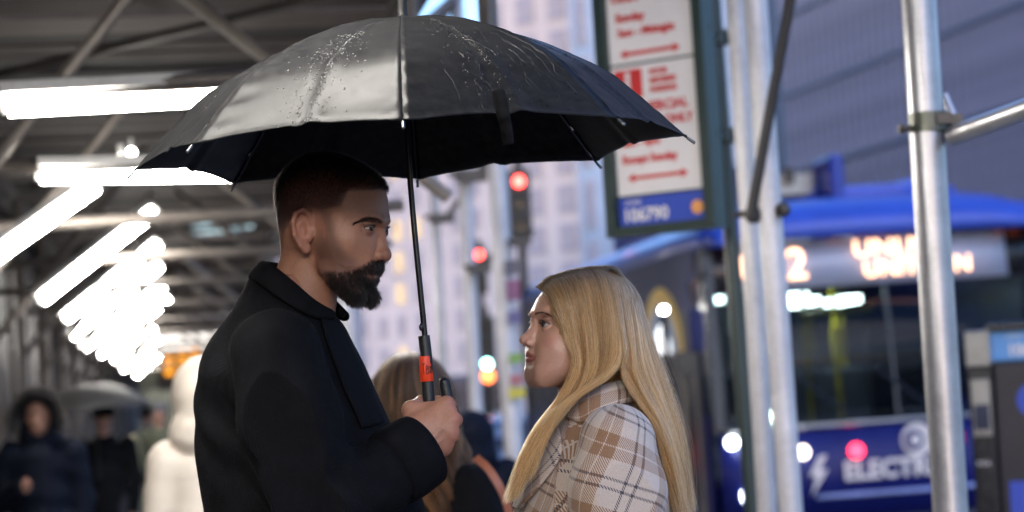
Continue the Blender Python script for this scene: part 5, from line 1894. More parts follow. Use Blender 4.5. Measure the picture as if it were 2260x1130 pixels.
def woman_hair():
    g = np.random.default_rng(21)
    front = [
        [(1192, 633, -.012), (1208, 648, -.040), (1226, 672, -.064), (1240, 712, -.078), (1250, 752, -.084), (1266, 790, -.088), (1262, 830, -.092), (1238, 880, -.10), (1200, 930, -.115), (1164, 1000, -.13), (1146, 1048, -.135), (1122, 1108, -.14)],
        [(1215, 612, -.008), (1236, 640, -.050), (1254, 690, -.080), (1268, 750, -.090), (1276, 800, -.093), (1262, 846, -.097), (1230, 894, -.107), (1192, 944, -.12), (1162, 1004, -.135), (1148, 1056, -.14), (1130, 1112, -.145)],
        [(1262, 597, -.006), (1282, 640, -.062), (1296, 700, -.090), (1304, 770, -.100), (1300, 822, -.104), (1278, 866, -.110), (1242, 908, -.12), (1204, 956, -.13), (1176, 1010, -.14), (1160, 1064, -.145)],
        [(1305, 590, -.004), (1324, 640, -.066), (1336, 710, -.094), (1340, 770, -.104), (1330, 814, -.110), (1300, 848, -.118), (1252, 884, -.126), (1210, 930, -.136), (1184, 984, -.14), (1168, 1036, -.142)],
        [(1340, 590, .0), (1358, 645, -.062), (1370, 715, -.088), (1378, 775, -.100), (1368, 806, -.110), (1340, 834, -.120), (1294, 858, -.130), (1246, 888, -.138), (1210, 930, -.14), (1190, 972, -.14)],
    ]
    back = [
        [(1340, 590, .0), (1358, 645, -.062), (1370, 715, -.088), (1380, 775, -.098), (1377, 822, -.10), (1400, 868, -.112), (1438, 920, -.12), (1466, 985, -.12), (1486, 1056, -.11), (1500, 1132, -.10)],
        [(1346, 591, .012), (1388, 655, -.042), (1404, 725, -.066), (1410, 790, -.078), (1422, 846, -.088), (1450, 912, -.094), (1476, 985, -.09), (1494, 1055, -.085), (1507, 1134, -.08)],
        [(1350, 593, .025), (1398, 650, -.018), (1416, 705, -.040), (1428, 765, -.050), (1446, 830, -.056), (1468, 900, -.056), (1488, 975, -.054), (1503, 1050, -.05), (1512, 1130, -.05)],
        [(1352, 594, .04), (1398, 640, .014), (1418, 690, -.004), (1434, 745, -.012), (1458, 820, -.016), (1480, 890, -.016), (1500, 965, -.016), (1514, 1045, -.015), (1523, 1126, -.015)],
    ]
    far = [[(x, y, -d + .02) for x, y, d in q] for q in back]
    inner = [[(x - 4, y, d * .55 + .01) for x, y, d in q] for q in (front[3][:9], front[4][:9], back[0][:9], back[1][:9])]
    farf = [[(x + 4, y, -d + .0) for x, y, d in q] for q in front[1:]]
    A, ta = hair_sheet(front, 15000, 34, .030, g, (.72, 1.0), clump=.7)
    B, tb = hair_sheet(back, 12000, 34, .034, g, (.82, 1.02), clump=.7)
    Cc, tc = hair_sheet(far, 4000, 26, -.03, g)
    E_, te = hair_sheet(inner, 3500, 26, .03, g)
    D, td = hair_sheet(farf, 2500, 26, -.02, g)
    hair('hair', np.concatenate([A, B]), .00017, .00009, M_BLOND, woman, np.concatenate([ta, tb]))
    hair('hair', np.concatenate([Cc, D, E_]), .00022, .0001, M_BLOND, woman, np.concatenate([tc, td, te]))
    # wisps that stand off the mass
    Wf, t1 = hair_sheet(front[:2], 300, 30, .01, g, (.25, 1.0), clump=0, wave=.010)
    Wb, t2 = hair_sheet(back[2:], 520, 30, .01, g, (.5, 1.0), clump=0, wave=.010)
    Wt, t3 = hair_sheet(front, 700, 30, .0, g, (.15, .5), clump=0, wave=.006)
    ramp_ = np.linspace(0, 1, 30)[None, :, None]
    Wf += g.normal(0, .005, (len(Wf), 1, 3)) * ramp_
    Wb += g.normal(0, .008, (len(Wb), 1, 3)) * ramp_
    Wt += np.abs(g.normal(0, .005, (len(Wt), 1, 3))) * np.array([1, -1, 1.0]) * np.sin(ramp_ * 3.1)
    hair('hair', np.concatenate([Wf, Wb, Wt]), .00013, .00007, M_BLOND, woman, np.concatenate([t1, t2, t3]))


woman_hair()
# ------------------------------------------------------------------ clothes of the couple
def cloth_mat_man():
    mt, t = newmat('dark_ribbed_wool')
    uv = t.n('Attribute', {'attribute_name': 'weave'}).outputs['Vector']
    sx = t.n('SeparateXYZ', None, Vector=uv)
    co = t.coord()
    n = t.noise(30, 4, co); n2 = t.noise(900, 2, co)
    rib = t.math('SINE', t.math('MULTIPLY', t.math('ADD', sx.outputs[0], t.math('MULTIPLY', sx.outputs[1], .18)), 2 * math.pi / .0036))
    rib2 = t.math('SINE', t.math('MULTIPLY', sx.outputs[1], 2 * math.pi / .0030))
    hgt = t.math('ADD', t.math('MULTIPLY', rib, .5), t.math('ADD', t.math('MULTIPLY', rib2, .15), t.math('MULTIPLY', n2, .8)))
    col = t.ramp(t.math('ADD', t.math('MULTIPLY', n, .6), t.math('MULTIPLY', t.math('ADD', rib, n2), .16)), [(.25, (.003, .003, .004)), (.75, (.0095, .0097, .013))])
    kw = dict(Base_Color=col, Roughness=.85, Sheen_Weight=.0, Sheen_Roughness=.5, Normal=t.bump(hgt, .24, .0010))
    kw['Specular_IOR_Level'] = .09
    t.out(t.n('BsdfPrincipled', None, **kw).outputs[0])
    return mt


def plaid_mat():
    mt, t = newmat('cream_tan_plaid')
    uv = t.n('Attribute', {'attribute_name': 'weave'}).outputs['Vector']
    sx = t.n('SeparateXYZ', None, Vector=uv)
    U, Vv = sx.outputs[0], sx.outputs[1]
    P = .118
    tw = t.math('GREATER_THAN', t.math('FRACT', t.math('DIVIDE', t.math('ADD', U, Vv), .0042)), .5)
    def bands(c):
        f = t.math('FRACT', t.math('DIVIDE', c, P))
        d = t.math('ABSOLUTE', t.math('SUBTRACT', f, .5))
        tan = t.math('LESS_THAN', d, .175)
        mid = t.math('LESS_THAN', d, .012)
        dd = t.math('ABSOLUTE', t.math('SUBTRACT', d, .435))
        navy = t.math('LESS_THAN', dd, .020)
        return t.math('SUBTRACT', tan, mid), navy
    tu, nu = bands(U); tv, nv = bands(Vv)
    pick = lambda a, b: t.math('ADD', t.math('MULTIPLY', tw, a), t.math('MULTIPLY', t.math('SUBTRACT', 1.0, tw), b))
    co = t.coord()
    n = t.noise(700, 2, co); nb = t.noise(14, 3, co)
    cream = t.ramp(n, [(.3, (.47, .385, .33)), (.7, (.66, .555, .485))])
    tan = t.ramp(n, [(.3, (.21, .105, .05)), (.7, (.34, .19, .105))])
    navy = t.ramp(n, [(.3, (.022, .022, .035)), (.7, (.06, .06, .085))])
    c = t.mix(pick(tu, tv), cream, tan)
    c = t.mix(pick(nu, nv), c, navy)
    c = t.mix(t.math('MULTIPLY', nb, .12), c, (.30, .24, .22, 1))
    kw = dict(Base_Color=c, Roughness=.9, Sheen_Weight=.3, Sheen_Roughness=.5, Normal=t.bump(t.math('ADD', n, t.math('MULTIPLY', tw, .4)), .5, .001))
    kw['Specular_IOR_Level'] = .2
    t.out(t.n('BsdfPrincipled', None, **kw).outputs[0])
    return mt


M_COAT = cloth_mat_man()
M_PLAID = plaid_mat()
M_FUZZ = hair_mat('grey_black_fuzz', (.004, .004, .005), (.008, .008, .011), (.02, .02, .026), .7, 0)
M_BUTTON = pmat('black_button', (.012, .012, .014), .25, var=.1)
M_TROUSER = pmat('dark_trousers', (.02, .02, .025), .9)
M_SHOE = pmat('black_leather', (.012, .011, .011), .35)


def weave(Q, axes, planar, rot=0.0):
    """cloth coordinates: round the nearest limb axis, else round the body"""
    n = len(Q); best = np.full(n, 1e9); U = np.zeros(n); Vv = np.zeros(n); run = 0.0
    for a, b, r in axes:
        a, b = np.asarray(a), np.asarray(b)
        d = b - a; ln = np.linalg.norm(d); d = d / ln
        t = (Q - a) @ d
        q = Q - a - np.clip(t, -.2 if not run else 0, ln)[:, None] * d
        dist = np.linalg.norm(q, axis=1) - r
        x = -np.cross(d, [1, 0, 0.01]); x /= np.linalg.norm(x); y = np.cross(d, x)
        ang = np.arctan2(q @ y, q @ x)
        k = dist < best
        U[k] = (ang * r)[k]; Vv[k] = (np.clip(t, -.3 if not run else -.02, ln + .02) + run)[k]; best[k] = dist[k]
        run += ln
    k = best > .034
    pu, pv = planar(Q)
    U[k] = pu[k]; Vv[k] = pv[k]
    c, s_ = math.cos(rot), math.sin(rot)
    return np.stack([U * c - Vv * s_, U * s_ + Vv * c, np.zeros(n)], 1), best


def folds(vx, c, R, dirs):
    """soft cloth folds: (direction, wavelength, depth, phase) inside a ball"""
    def fn(x, y, z):
        x, y, z = x - c[0], y - c[1], z - c[2]
        m_ = np.exp(-(x * x + y * y + z * z) / (R * R) * 1.6)
        o = 0
        for d, wl, am, ph in dirs:
            g = (d[0] * x + d[1] * y + d[2] * z) * (6.283 / wl) + ph
            o = o + am * np.sin(g + .7 * np.sin(g * .43 + 1.3 * ph))
        return (o * m_).astype(np.float32)
    vx.warp(fn, c - R * 1.6, c + R * 1.6)


def ring_collar(fc, rows, n, mat, parent, name, weave_k=1.0, thick=.006):
    """collar: rows of (px, py, v) from the near front round the back to the far front; outer rows stand off"""
    R = []
    for row in rows:
        near = [fc.p(x, y, v=v) for x, y, v in row]
        far = [q * np.array([1, -1, 1]) for q in near[:-1]][::-1]
        R.append(catmull(near + far, n))
    R = np.array(R)                                   # (rows, n, 3)
    k = len(R)
    V = fc.world(R.reshape(-1, 3))
    F = [(i * n + j, i * n + j + 1, (i + 1) * n + j + 1, (i + 1) * n + j) for i in range(k - 1) for j in range(n - 1)]
    s_ = np.cumsum(np.r_[0, np.linalg.norm(np.diff(R[k // 2], axis=0), axis=1)])
    d_ = np.cumsum(np.r_[0, np.linalg.norm(np.diff(R[:, n // 2], axis=0), axis=1)])
    uv = np.stack([np.tile(s_, k), np.repeat(d_, n), np.zeros(n * k)], 1)
    o = mesh(name, V, F, mat, parent, attrs={'weave': ('FLOAT_VECTOR', uv)})
    so = o.modifiers.new('thick', 'SOLIDIFY'); so.thickness = thick; so.offset = 0
    su = o.modifiers.new('smooth', 'SUBSURF'); su.levels = su.render_levels = 1
    return o


def patch(fc, V, N, rows, n, off, mat, parent, name, thick=.004, rot=0.0, lift=None):
    """flat piece of cloth laid on a garment: rows of photograph pixels"""
    G = np.array([catmull(r, n) for r in rows])
    m_ = len(rows) * 3
    G = np.array([catmull(G[:, j], m_) for j in range(n)]).transpose(1, 0, 2)
    idx = fc.on_skin(V, N, G.reshape(-1, 2), 1)
    Q = V[idx] + N[idx] * off
    Q = Q.reshape(m_, n, 3)
    for _ in range(4):
        Q[1:-1] = (Q[:-2] + 2 * Q[1:-1] + Q[2:]) / 4; Q[:, 1:-1] = (Q[:, :-2] + 2 * Q[:, 1:-1] + Q[:, 2:]) / 4
    if lift is not None: Q = Q + lift(np.linspace(0, 1, m_)[:, None, None], np.linspace(0, 1, n)[None, :, None])
    sx = np.cumsum(np.r_[0, np.linalg.norm(np.diff(Q[m_ // 2], axis=0), axis=1)])
    sy = np.cumsum(np.r_[0, np.linalg.norm(np.diff(Q[:, n // 2], axis=0), axis=1)])
    u, v = np.tile(sx, m_), np.repeat(sy, n)
    c, s_ = math.cos(rot), math.sin(rot)
    uv = np.stack([u * c - v * s_, u * s_ + v * c, 0 * u], 1)
    F = [(i * n + j, i * n + j + 1, (i + 1) * n + j + 1, (i + 1) * n + j) for i in range(m_ - 1) for j in range(n - 1)]
    o = mesh(name, fc.world(Q.reshape(-1, 3)), F, mat, parent, attrs={'weave': ('FLOAT_VECTOR', uv)})
    so = o.modifiers.new('thick', 'SOLIDIFY'); so.thickness = thick; so.offset = 0
    su = o.modifiers.new('smooth', 'SUBSURF'); su.levels = su.render_levels = 1
    return o


def man_coat():
    fc = Face(655, 900, 1, math.radians(12))
    poly = spline_poly(fc.poly([(572, 592), (522, 690), (484, 755), (461, 830), (454, 900), (458, 1000), (468, 1080), (480, 1150), (492, 1300), (470, 1790), (975, 1790), (950, 1300), (930, 1150),
                                (908, 1080), (862, 970), (808, 850), (764, 755), (732, 696), (650, 630)]), 4)
    def W(u, w):
        return .070 + .085 * sstep(.225, .14, w) + .062 * sstep(.16, .055, w) + 0 * u
    def L(u, w): return .075 + .05 * sstep(.2, .0, w) + 0 * u
    vx = Vox((-.30, -.27, -.72), (.40, .30, .27), .0045)
    vx.put(inflate(vx, poly, W, L))
    lc = lambda px, py, D: fc.local(at(px, py, D))
    S, M_, E, Wr = lc(610, 782, 3.905), lc(640, 930, 3.875), lc(704, 1140, 3.85), lc(936, 990, 3.942)
    arm = [(S, E, .077), (E, Wr, .062)]
    sl = vx.twin()
    sl.put(cap(S, M_, .074, .077), .0); sl.put(cap(M_, E, .078, .070), .03); sl.put(cap(E, Wr, .070, .0545), .022)
    far = [lc(640, 790, 4.33), lc(668, 1130, 4.36), lc(760, 1480, 4.34)]
    sl.put(cap(far[0], far[1], .08, .07), .03); sl.put(cap(far[1], far[2], .07, .055), .03)
    ax = (Wr - E) / np.linalg.norm(Wr - E)
    def endcut(x, y, z): return (x - Wr[0]) * ax[0] + (y - Wr[1]) * ax[1] + (z - Wr[2]) * ax[2]
    big = (endcut, Wr - .12, Wr + .12)
    S_ = sl.sl(Wr - .09, Wr + .12); sl.f[S_] = np.maximum(sl.f[S_], np.minimum(endcut(*sl.grid(S_)), 1))
    sl.put(cap(Wr - ax * .03, Wr + ax * .05, .046), .004, 'cut')
    folds(sl, E, .13, [((.75, 0, .66), .055, .0062, .4), ((.2, .3, .9), .080, .0045, 2.0), ((.95, .2, -.2), .066, .0035, 4.0)])
    folds(sl, S - np.array([0, 0, .10]), .12, [((.4, .2, .9), .095, .0028, .6), ((.9, 0, .3), .08, .002, 2.2)])
    kz = (.006 + .045 * sstep(.05, .13, vx.ax[2]))[None, None, :].astype(np.float32)
    vx.f = smin(vx.f, sl.f, kz)
    folds(vx, fc.p(520, 900, v=.15), .14, [((.5, .2, .85), .085, .0035, 1.0), ((.9, 0, .2), .10, .003, .2)])
    folds(vx, fc.p(760, 880, v=.12), .12, [((.8, .1, .5), .10, .003, 1.0)])
    V, F = vx.mesh(); N = vnormals(V, F)
    uv, _ = weave(V, arm, lambda Q: (np.arctan2(Q[:, 1], Q[:, 0]) * .17, Q[:, 2]))
    o = mesh('coat', fc.world(V), F[:, ::-1], M_COAT, man, attrs={'weave': ('FLOAT_VECTOR', uv)})
    # wool fuzz standing off the cloth
    g = np.random.default_rng(3)
    wv = fc.world(V); nv = N[:, 0:1] * fc.F + N[:, 1:2] * fc.V + N[:, 2:3] * fc.Z
    wt = ((V[:, 1] > -.12) & (V[:, 2] > -.28)).astype(float)
    fz = strands_from(wv, F, nv, wt, 26000, .0030, 3, .2, lift=.8, rng=g)
    hair('wool_fuzz', fz, .00005, .00003, M_FUZZ, man)
    # cuff: a band round the sleeve end
    side = np.cross(ax, [0, 1, 0]); side /= np.linalg.norm(side); up = np.cross(side, ax)
    rows = []
    for d, r in ((-.072, .0600), (-.068, .0672), (-.003, .0632), (.001, .0610), (.001, .050), (-.03, .048)):
        t = np.linspace(0, 2 * math.pi, 40, endpoint=False)
        rows.append(Wr + ax * d + r * (np.cos(t)[:, None] * side * 1.0 + np.sin(t)[:, None] * up * 1.0))
    Q = np.concatenate(rows); n = 40
    Fc = [(i * n + j, i * n + (j + 1) % n, (i + 1) * n + (j + 1) % n, (i + 1) * n + j) for i in range(len(rows) - 1) for j in range(n)]
    tt = np.tile(np.linspace(0, .37, n), len(rows)); ll = np.repeat(np.array([0, .003, .058, .062, .07, .1]), n)
    cu = mesh('cuff', fc.world(Q), Fc, M_COAT, man, attrs={'weave': ('FLOAT_VECTOR', np.stack([tt, ll, 0 * tt], 1))})
    su = cu.modifiers.new('smooth', 'SUBSURF'); su.levels = su.render_levels = 1
    for px, py in ((914, 1034), (899, 1066)):
        c = at(px, py, 3.8765)
        mb = MB().disc(c, .0085, (0.25, -1, -.15), .004, 20)
        for k in range(4):
            q = c + np.array([.002 * math.cos(k * 1.57), -.0025, .002 * math.sin(k * 1.57)]); mb.ball(q, .0007, 6, 4)
        keep_ = mb.obj('button', M_BUTTON, man, True)
    ring_collar(fc, [[(735, 702, .030), (690, 690, .062), (640, 650, .068), (600, 612, .045), (588, 600, 0)],
                     [(738, 690, .034), (694, 662, .064), (645, 617, .068), (602, 583, .046), (586, 577, 0)],
                     [(742, 690, .040), (693, 662, .073), (638, 617, .077), (592, 582, .055), (576, 577, 0)],
                     [(741, 702, .040), (690, 694, .084), (626, 656, .098), (570, 616, .070), (552, 609, 0)],
                     [(737, 704, .036), (688, 700, .080), (624, 664, .094), (570, 624, .066), (554, 616, 0)]], 44, M_COAT, man, 'collar')
    patch(fc, V, N, [[(738, 697), (766, 748), (802, 828), (850, 932)], [(722, 700), (746, 758), (780, 840), (826, 940)], [(704, 704), (722, 766), (752, 850), (796, 948)]], 26, .005, M_COAT, man, 'lapel')
    # trousers and shoes below the frame
    vt = Vox((Xm - .3, 3.88, .06), (Xm + .35, 4.36, 1.05), .012)
    for sd in (-1, 1):
        y = 4.12 + sd * .10
        vt.put(cap((Xm + .02, y, 1.0), (Xm + .04, y, .55), .115, .085), .04); vt.put(cap((Xm + .04, y, .55), (Xm + .01, y, .10), .085, .065), .03)
    v_, f_ = vt.mesh(); mesh('trousers', v_, f_, M_TROUSER, man)
    for sd in (-1, 1):
        y = 4.12 + sd * .10
        vs_ = Vox((Xm - .1, y - .08, -.01), (Xm + .3, y + .08, .16), .008)
        vs_.put(cap((Xm, y, .08), (Xm + .17, y, .055), .055, .048), .02); v_, f_ = vs_.mesh(); v_[:, 2] = np.maximum(v_[:, 2], .002)
        mesh('shoe', v_, f_, M_SHOE, man)


def woman_coat():
    fc = Face(1320, 960, -1, math.radians(10))
    poly = spline_poly(fc.poly([(1238, 892), (1208, 945), (1178, 1010), (1156, 1080), (1136, 1140), (1122, 1250), (1105, 1690), (1510, 1690), (1482, 1250), (1472, 1130), (1466, 1050), (1448, 975), (1422, 930), (1384, 896), (1300, 872)]), 4)
    def W(u, w): return .066 + .060 * sstep(.075, .01, w) + .050 * sstep(.03, -.05, w) + 0 * u
    def L(u, w): return .06 + .05 * sstep(.06, -.08, w) + 0 * u
    vx = Vox((-.23, -.25, -.60), (.26, .25, .11), .004)
    vx.put(inflate(vx, poly, W, L))
    lc = lambda px, py, D: fc.local(at(px, py, D))
    S, M_, E, Wr = lc(1362, 978, 3.965), lc(1362, 1090, 3.94), lc(1354, 1310, 3.935), lc(1270, 1450, 3.95)
    arm = [(S, E, .070), (E, Wr, .06)]
    sl = vx.twin()
    sl.put(cap(S, M_, .064, .073), 0); sl.put(cap(M_, E, .073, .066), .03); sl.put(cap(E, Wr, .066, .05), .03)
    fs = [q * np.array([1, -1, 1]) for q in (S, M_, E, Wr)]
    sl.put(cap(fs[0], fs[1], .064, .073), 0); sl.put(cap(fs[1], fs[2], .073, .066), .03); sl.put(cap(fs[2], fs[3], .066, .05), .03)
    folds(sl, M_, .14, [((.5, .2, .85), .13, .003, .3), ((.9, .1, .3), .10, .002, 1.4)])
    vx.f = smin(vx.f, sl.f, .006)
    folds(vx, fc.p(1230, 1020, v=.1), .11, [((.8, .2, .4), .075, .0035, 1.2), ((.3, .1, .9), .12, .002, .2)])
    folds(vx, fc.p(1450, 1060, v=.1), .10, [((.8, .3, .3), .06, .003, .5)])
    V, F = vx.mesh(); N = vnormals(V, F)
    uv, _ = weave(V, arm, lambda Q: (np.arctan2(Q[:, 1], Q[:, 0]) * .15 + .02, Q[:, 2]), rot=.30)
    mesh('coat', fc.world(V), F, M_PLAID, woman, attrs={'weave': ('FLOAT_VECTOR', uv + np.array([.028, .040, 0]))})
    ring_collar(fc, [[(1250, 905, .035), (1284, 895, .058), (1325, 878, .066), (1362, 862, .050), (1382, 858, 0)],
                     [(1244, 888, .036), (1278, 869, .062), (1322, 854, .070), (1366, 842, .053), (1388, 838, 0)],
                     [(1242, 890, .046), (1277, 870, .074), (1322, 853, .082), (1372, 841, .064), (1397, 838, 0)],
                     [(1245, 908, .062), (1279, 903, .092), (1320, 886, .106), (1382, 868, .084), (1414, 862, 0)],
                     [(1251, 923, .068), (1283, 935, .102), (1319, 915, .122), (1378, 892, .104), (1425, 884, 0)]], 44, M_PLAID, woman, 'collar', thick=.007)
    patch(fc, V, N, [[(1196, 946), (1172, 1004), (1150, 1064), (1132, 1120)], [(1222, 940), (1212, 1000), (1180, 1064), (1144, 1124)], [(1236, 944), (1246, 1004), (1202, 1070), (1152, 1128)]], 22, .007, M_PLAID, woman, 'lapel', thick=.006, rot=.55)
    vt = Vox((Xw - .3, 3.9, .05), (Xw + .3, 4.34, .98), .012)
    for sd in (-1, 1):
        y = DM + sd * .085
        vt.put(cap((Xw, y, .92), (Xw - .01, y, .5), .10, .07), .04); vt.put(cap((Xw - .01, y, .5), (Xw + .02, y, .10), .07, .055), .03)
    v_, f_ = vt.mesh(); mesh('trousers', v_, f_, M_TROUSER, woman)
    for sd in (-1, 1):
        y = DM + sd * .085
        vs_ = Vox((Xw - .25, y - .07, -.01), (Xw + .1, y + .07, .15), .008)
        vs_.put(cap((Xw + .02, y, .07), (Xw - .13, y, .05), .048, .042), .02); v_, f_ = vs_.mesh(); v_[:, 2] = np.maximum(v_[:, 2], .002)
        mesh('shoe', v_, f_, M_SHOE, woman)


man_coat()
woman_coat()
# ------------------------------------------------------------------ the umbrella
def build_umbrella():
    hub = at(889, 42, 4.0); C = at(907, 340, 4.0)
    R, H = 615 * 4.0 / FPX, float(hub[2] - C[2])
    grip = at(944, 880, 4.0)
    root = empty('umbrella', (float(grip[0]), 4.0, 0.0))
    tag(root, 'open black umbrella beaded with rain above the couple', 'umbrella')
    ax = (hub - C) / np.linalg.norm(hub - C)
    ex = np.array([1.0, 0, math.tan(math.radians(-.9))]); ex -= ax * (ex @ ax); ex /= np.linalg.norm(ex)
    ey = np.cross(ax, ex)
    pr = np.array([0, .06, .14, .3, .5, .66, .75, .86, .94, 1.0])
    ph = np.array([1.0, .995, .98, .91, .765, .60, .49, .28, .13, 0.0])
    prof = lambda r: np.interp(r, np.linspace(0, 1, 60), np.convolve(np.pad(np.interp(np.linspace(0, 1, 60), pr, ph), 2, mode='edge'), np.ones(5) / 5, 'valid'))
    a0 = -math.pi / 2 + .02
    def surf(s, t, side=0.0):
        """s: angle in panels (0..8), t: 0 hub .. 1 rim"""
        i = np.floor(s); f = s - i
        b = 4 * f * (1 - f)                                     # 0 on a rib, 1 in the middle of a panel
        th = a0 + s * (math.pi / 4)
        c = np.cos((f - .5) * math.pi / 4) / math.cos(math.pi / 8)
        rr = t * (1 / c * (b > -1) * (1 - .052 * b * t ** 2))   # straight between ribs, rim cut in
        rr = t * (1 - (1 - math.cos(math.pi / 8) / np.cos((f - .5) * math.pi / 4)) * .85 - .035 * b * t ** 3)
        z = prof(t) * H + H * (.030 * b * t ** 4 - .030 * b * t * (1 - t) * 2) - H * .05 * (t ** 8) * (1 - b) * .4
        # creases pull from the rib tips and along the seam
        pk = np.exp(-((1 - t) / .16) ** 2) * (np.exp(-(f / .12) ** 2) + np.exp(-((1 - f) / .12) ** 2))
        z = z + .0009 * pk * np.sin(t * 120 + f * 55) + .0004 * np.sin(f * 17 + 5 * i + 9 * t) * np.exp(-((1 - t) / .25) ** 2) * b
        z = z + .0016 * np.sin(t * 75 + 7 * i) * np.exp(-((f - .06) / .07) ** 2) * sstep(.35, .8, t)
        z = z - .0042 * np.exp(-((f - .5) / .022) ** 2) * t ** .5 + .004 * np.exp(-((f - .56) / .05) ** 2) * t      # seam down the panel
        z = z + .0012 * np.exp(-(np.minimum(f, 1 - f) / .010) ** 2)
        p = C[None] + (R * rr * np.cos(th))[:, None] * ex + (R * rr * np.sin(th))[:, None] * ey + z[:, None] * ax
        return p
    ns, nt = 30, 70
    for i in range(8):
        s = i + np.linspace(0, .99999, ns); t = np.linspace(.012, 1, nt) ** .8
        Sg, Tg = np.meshgrid(s, t)
        V = surf(Sg.ravel(), Tg.ravel())
        F = np.array([(a * ns + b, a * ns + b + 1, (a + 1) * ns + b + 1, (a + 1) * ns + b) for a in range(nt - 1) for b in range(ns - 1)])
        o = mesh('canopy_panel', V, F, M_CANOPY, root)
        so = o.modifiers.new('thick', 'SOLIDIFY'); so.thickness = .0008; so.offset = -1
    # ribs under the cloth, stretchers, tips
    for i in range(8):
        t = np.linspace(.03, 1.0, 26); P = surf(np.full(26, float(i)), t) - ax * .004
        tip = P[-1] + (P[-1] - P[-2]) / np.linalg.norm(P[-1] - P[-2]) * .012
        MB().tube(list(P) + [tip], .0017, 6).obj('rib', M_STEEL_DARK, root, True)
        d = (tip - P[-2]) / np.linalg.norm(tip - P[-2])
        MB().tube([P[-1], P[-1] + d * .011, P[-1] + d * .012], [.0026, .0026, .0012], 10).ball(P[-1] + d * .013, .003, 10, 6).obj('rib_tip', M_TIP, root, True)
        MB().tube([C + ax * (H * .42), P[11] - ax * .002], .0018, 6).obj('stretcher', M_STEEL_DARK, root, True)
    # shaft, top spike, runner
    top, g0 = hub + ax * .0, at(938, 745, 4.0)
    mid = at(905, 395, 4.0)
    shaft = catmull([at(883, 20, 4.0), mid, g0, at(946, 850, 4.0)], 24)
    MB().tube(shaft, .0050, 14).obj('shaft', M_SHAFT, root, True)
    sp = at(886, -60, 4.0)
    d = (hub - at(905, 395, 4.0)); d /= np.linalg.norm(d)
    MB().tube([hub - d * .004, hub + d * .002, hub + d * .006, hub + d * .02, hub + d * .075, hub + d * .085], [.011, .011, .0088, .0080, .0066, .003], 18).obj('ferrule', M_PLASTIC, root, True)
    MB().tube([C + ax * H * .38, C + ax * H * .47], .0095, 14).obj('runner', M_PLASTIC, root, True)
    MB().ball(at(930, 722, 3.992), (.0042, .004, .0065), 12, 8).obj('release_button', M_STEEL_DARK, root, True)
    # grip: straight tube with an orange band, then a crook whose end shows beyond the fist
    r = .0100
    gp = [at(935.5, 741, 4.0), at(941, 790, 4.0), at(944, 850, 4.0), at(949, 915, 4.0)]
    hk = [at(949, 915, 4.0), at(954, 958, 4.0), at(966, 976, 4.002), at(982, 968, 4.004), at(990, 940, 4.004), at(989, 890, 4.004), at(981, 845, 4.004)]
    P = np.concatenate([catmull(gp, 20), catmull(hk, 34)[1:]])
    rad = np.concatenate([np.linspace(.0098, .0104, 20), np.linspace(.0104, .0094, 33)])
    mb = MB().tube(list(P), list(rad), 20)
    mb.ball(P[-1], .0094, 16, 10)
    mb.obj('handle', M_GRIP, root, True)
    b0, b1 = at(938.8, 786, 4.0), at(942.5, 842, 4.0)
    band = MB().tube([b0, b0 + (b1 - b0) * .02, b0 + (b1 - b0) * .98, b1], [.0104, .0109, .0112, .0106], 28).obj('band', M_ORANGE, root, True)
    # hand-written letters run round the band
    dn = (b1 - b0) / np.linalg.norm(b1 - b0); rt = np.cross(dn, [0, -1, 0]); rt = -rt if rt[0] < 0 else rt; rt /= np.linalg.norm(rt)
    rr = .01145; ctr = (b0 + b1) / 2
    def onband(ang, y): return ctr - dn * y + rr * (math.sin(ang) * rt + math.cos(ang) * np.array([0, -1.0, 0]))
    strokes = [[(-.62, .009), (-.05, .008)], [(-.36, .009), (-.33, -.009)],
               [(.02, -.002), (.25, .001), (.22, .005), (.05, .003), (.0, -.005), (.15, -.009), (.28, -.007)],
               [(.42, .002), (.32, -.002), (.42, -.008), (.6, -.004), (.58, .003), (.42, .003)],
               [(.74, .003), (.68, -.003), (.76, -.008), (.9, -.004), (.86, .003), (.74, .003)]]
    lt = MB()
    for st in strokes:
        pts = catmull(st, 8 * len(st)) if len(st) > 2 else np.array([np.linspace(st[0][k], st[1][k], 8) for k in (0, 1)]).T
        lt.tube([onband(a, y) for a, y in pts], .0006, 5)
    o = lt.obj('lettering', M_INK, band, True)
    # tie strap that hangs from the cloth: a folded strip
    rows = []
    for x, y, D, w in ((1098, 196, 3.47, .017), (1104, 222, 3.475, .021), (1113, 262, 3.49, .019), (1119, 292, 3.535, .018), (1121, 318, 3.56, .017)):
        c = at(x, y, D)
        tw = .35 * math.sin((y - 196) / 40)
        e = np.array([math.cos(tw), -math.sin(tw) * .8, .12])
        rows.append([c - e * w / 2, c + np.array([0, -.002, 0]), c + e * w / 2])
    rows = np.array(rows); n = 3
    sv = np.array([catmull(rows[:, j], 18) for j in range(3)]).transpose(1, 0, 2).reshape(-1, 3)
    sf = [(a * 3 + b, a * 3 + b + 1, a * 3 + b + 4, a * 3 + b + 3) for a in range(17) for b in range(2)]
    st = mesh('tie_strap', sv, sf, M_CANOPY, root); so = st.modifiers.new('thick', 'SOLIDIFY'); so.thickness = .0014
    # rain drops standing on the cloth
    g = np.random.default_rng(5)
    def drops(n, s_rng, t_rng, r_rng, along=None):
        s = g.uniform(*s_rng, n) if along is None else along + g.normal(0, .10, n)
        t = g.uniform(*t_rng, n)
        rad = r_rng[0] + (r_rng[1] - r_rng[0]) * g.random(n) ** 3
        return s % 8, t, rad
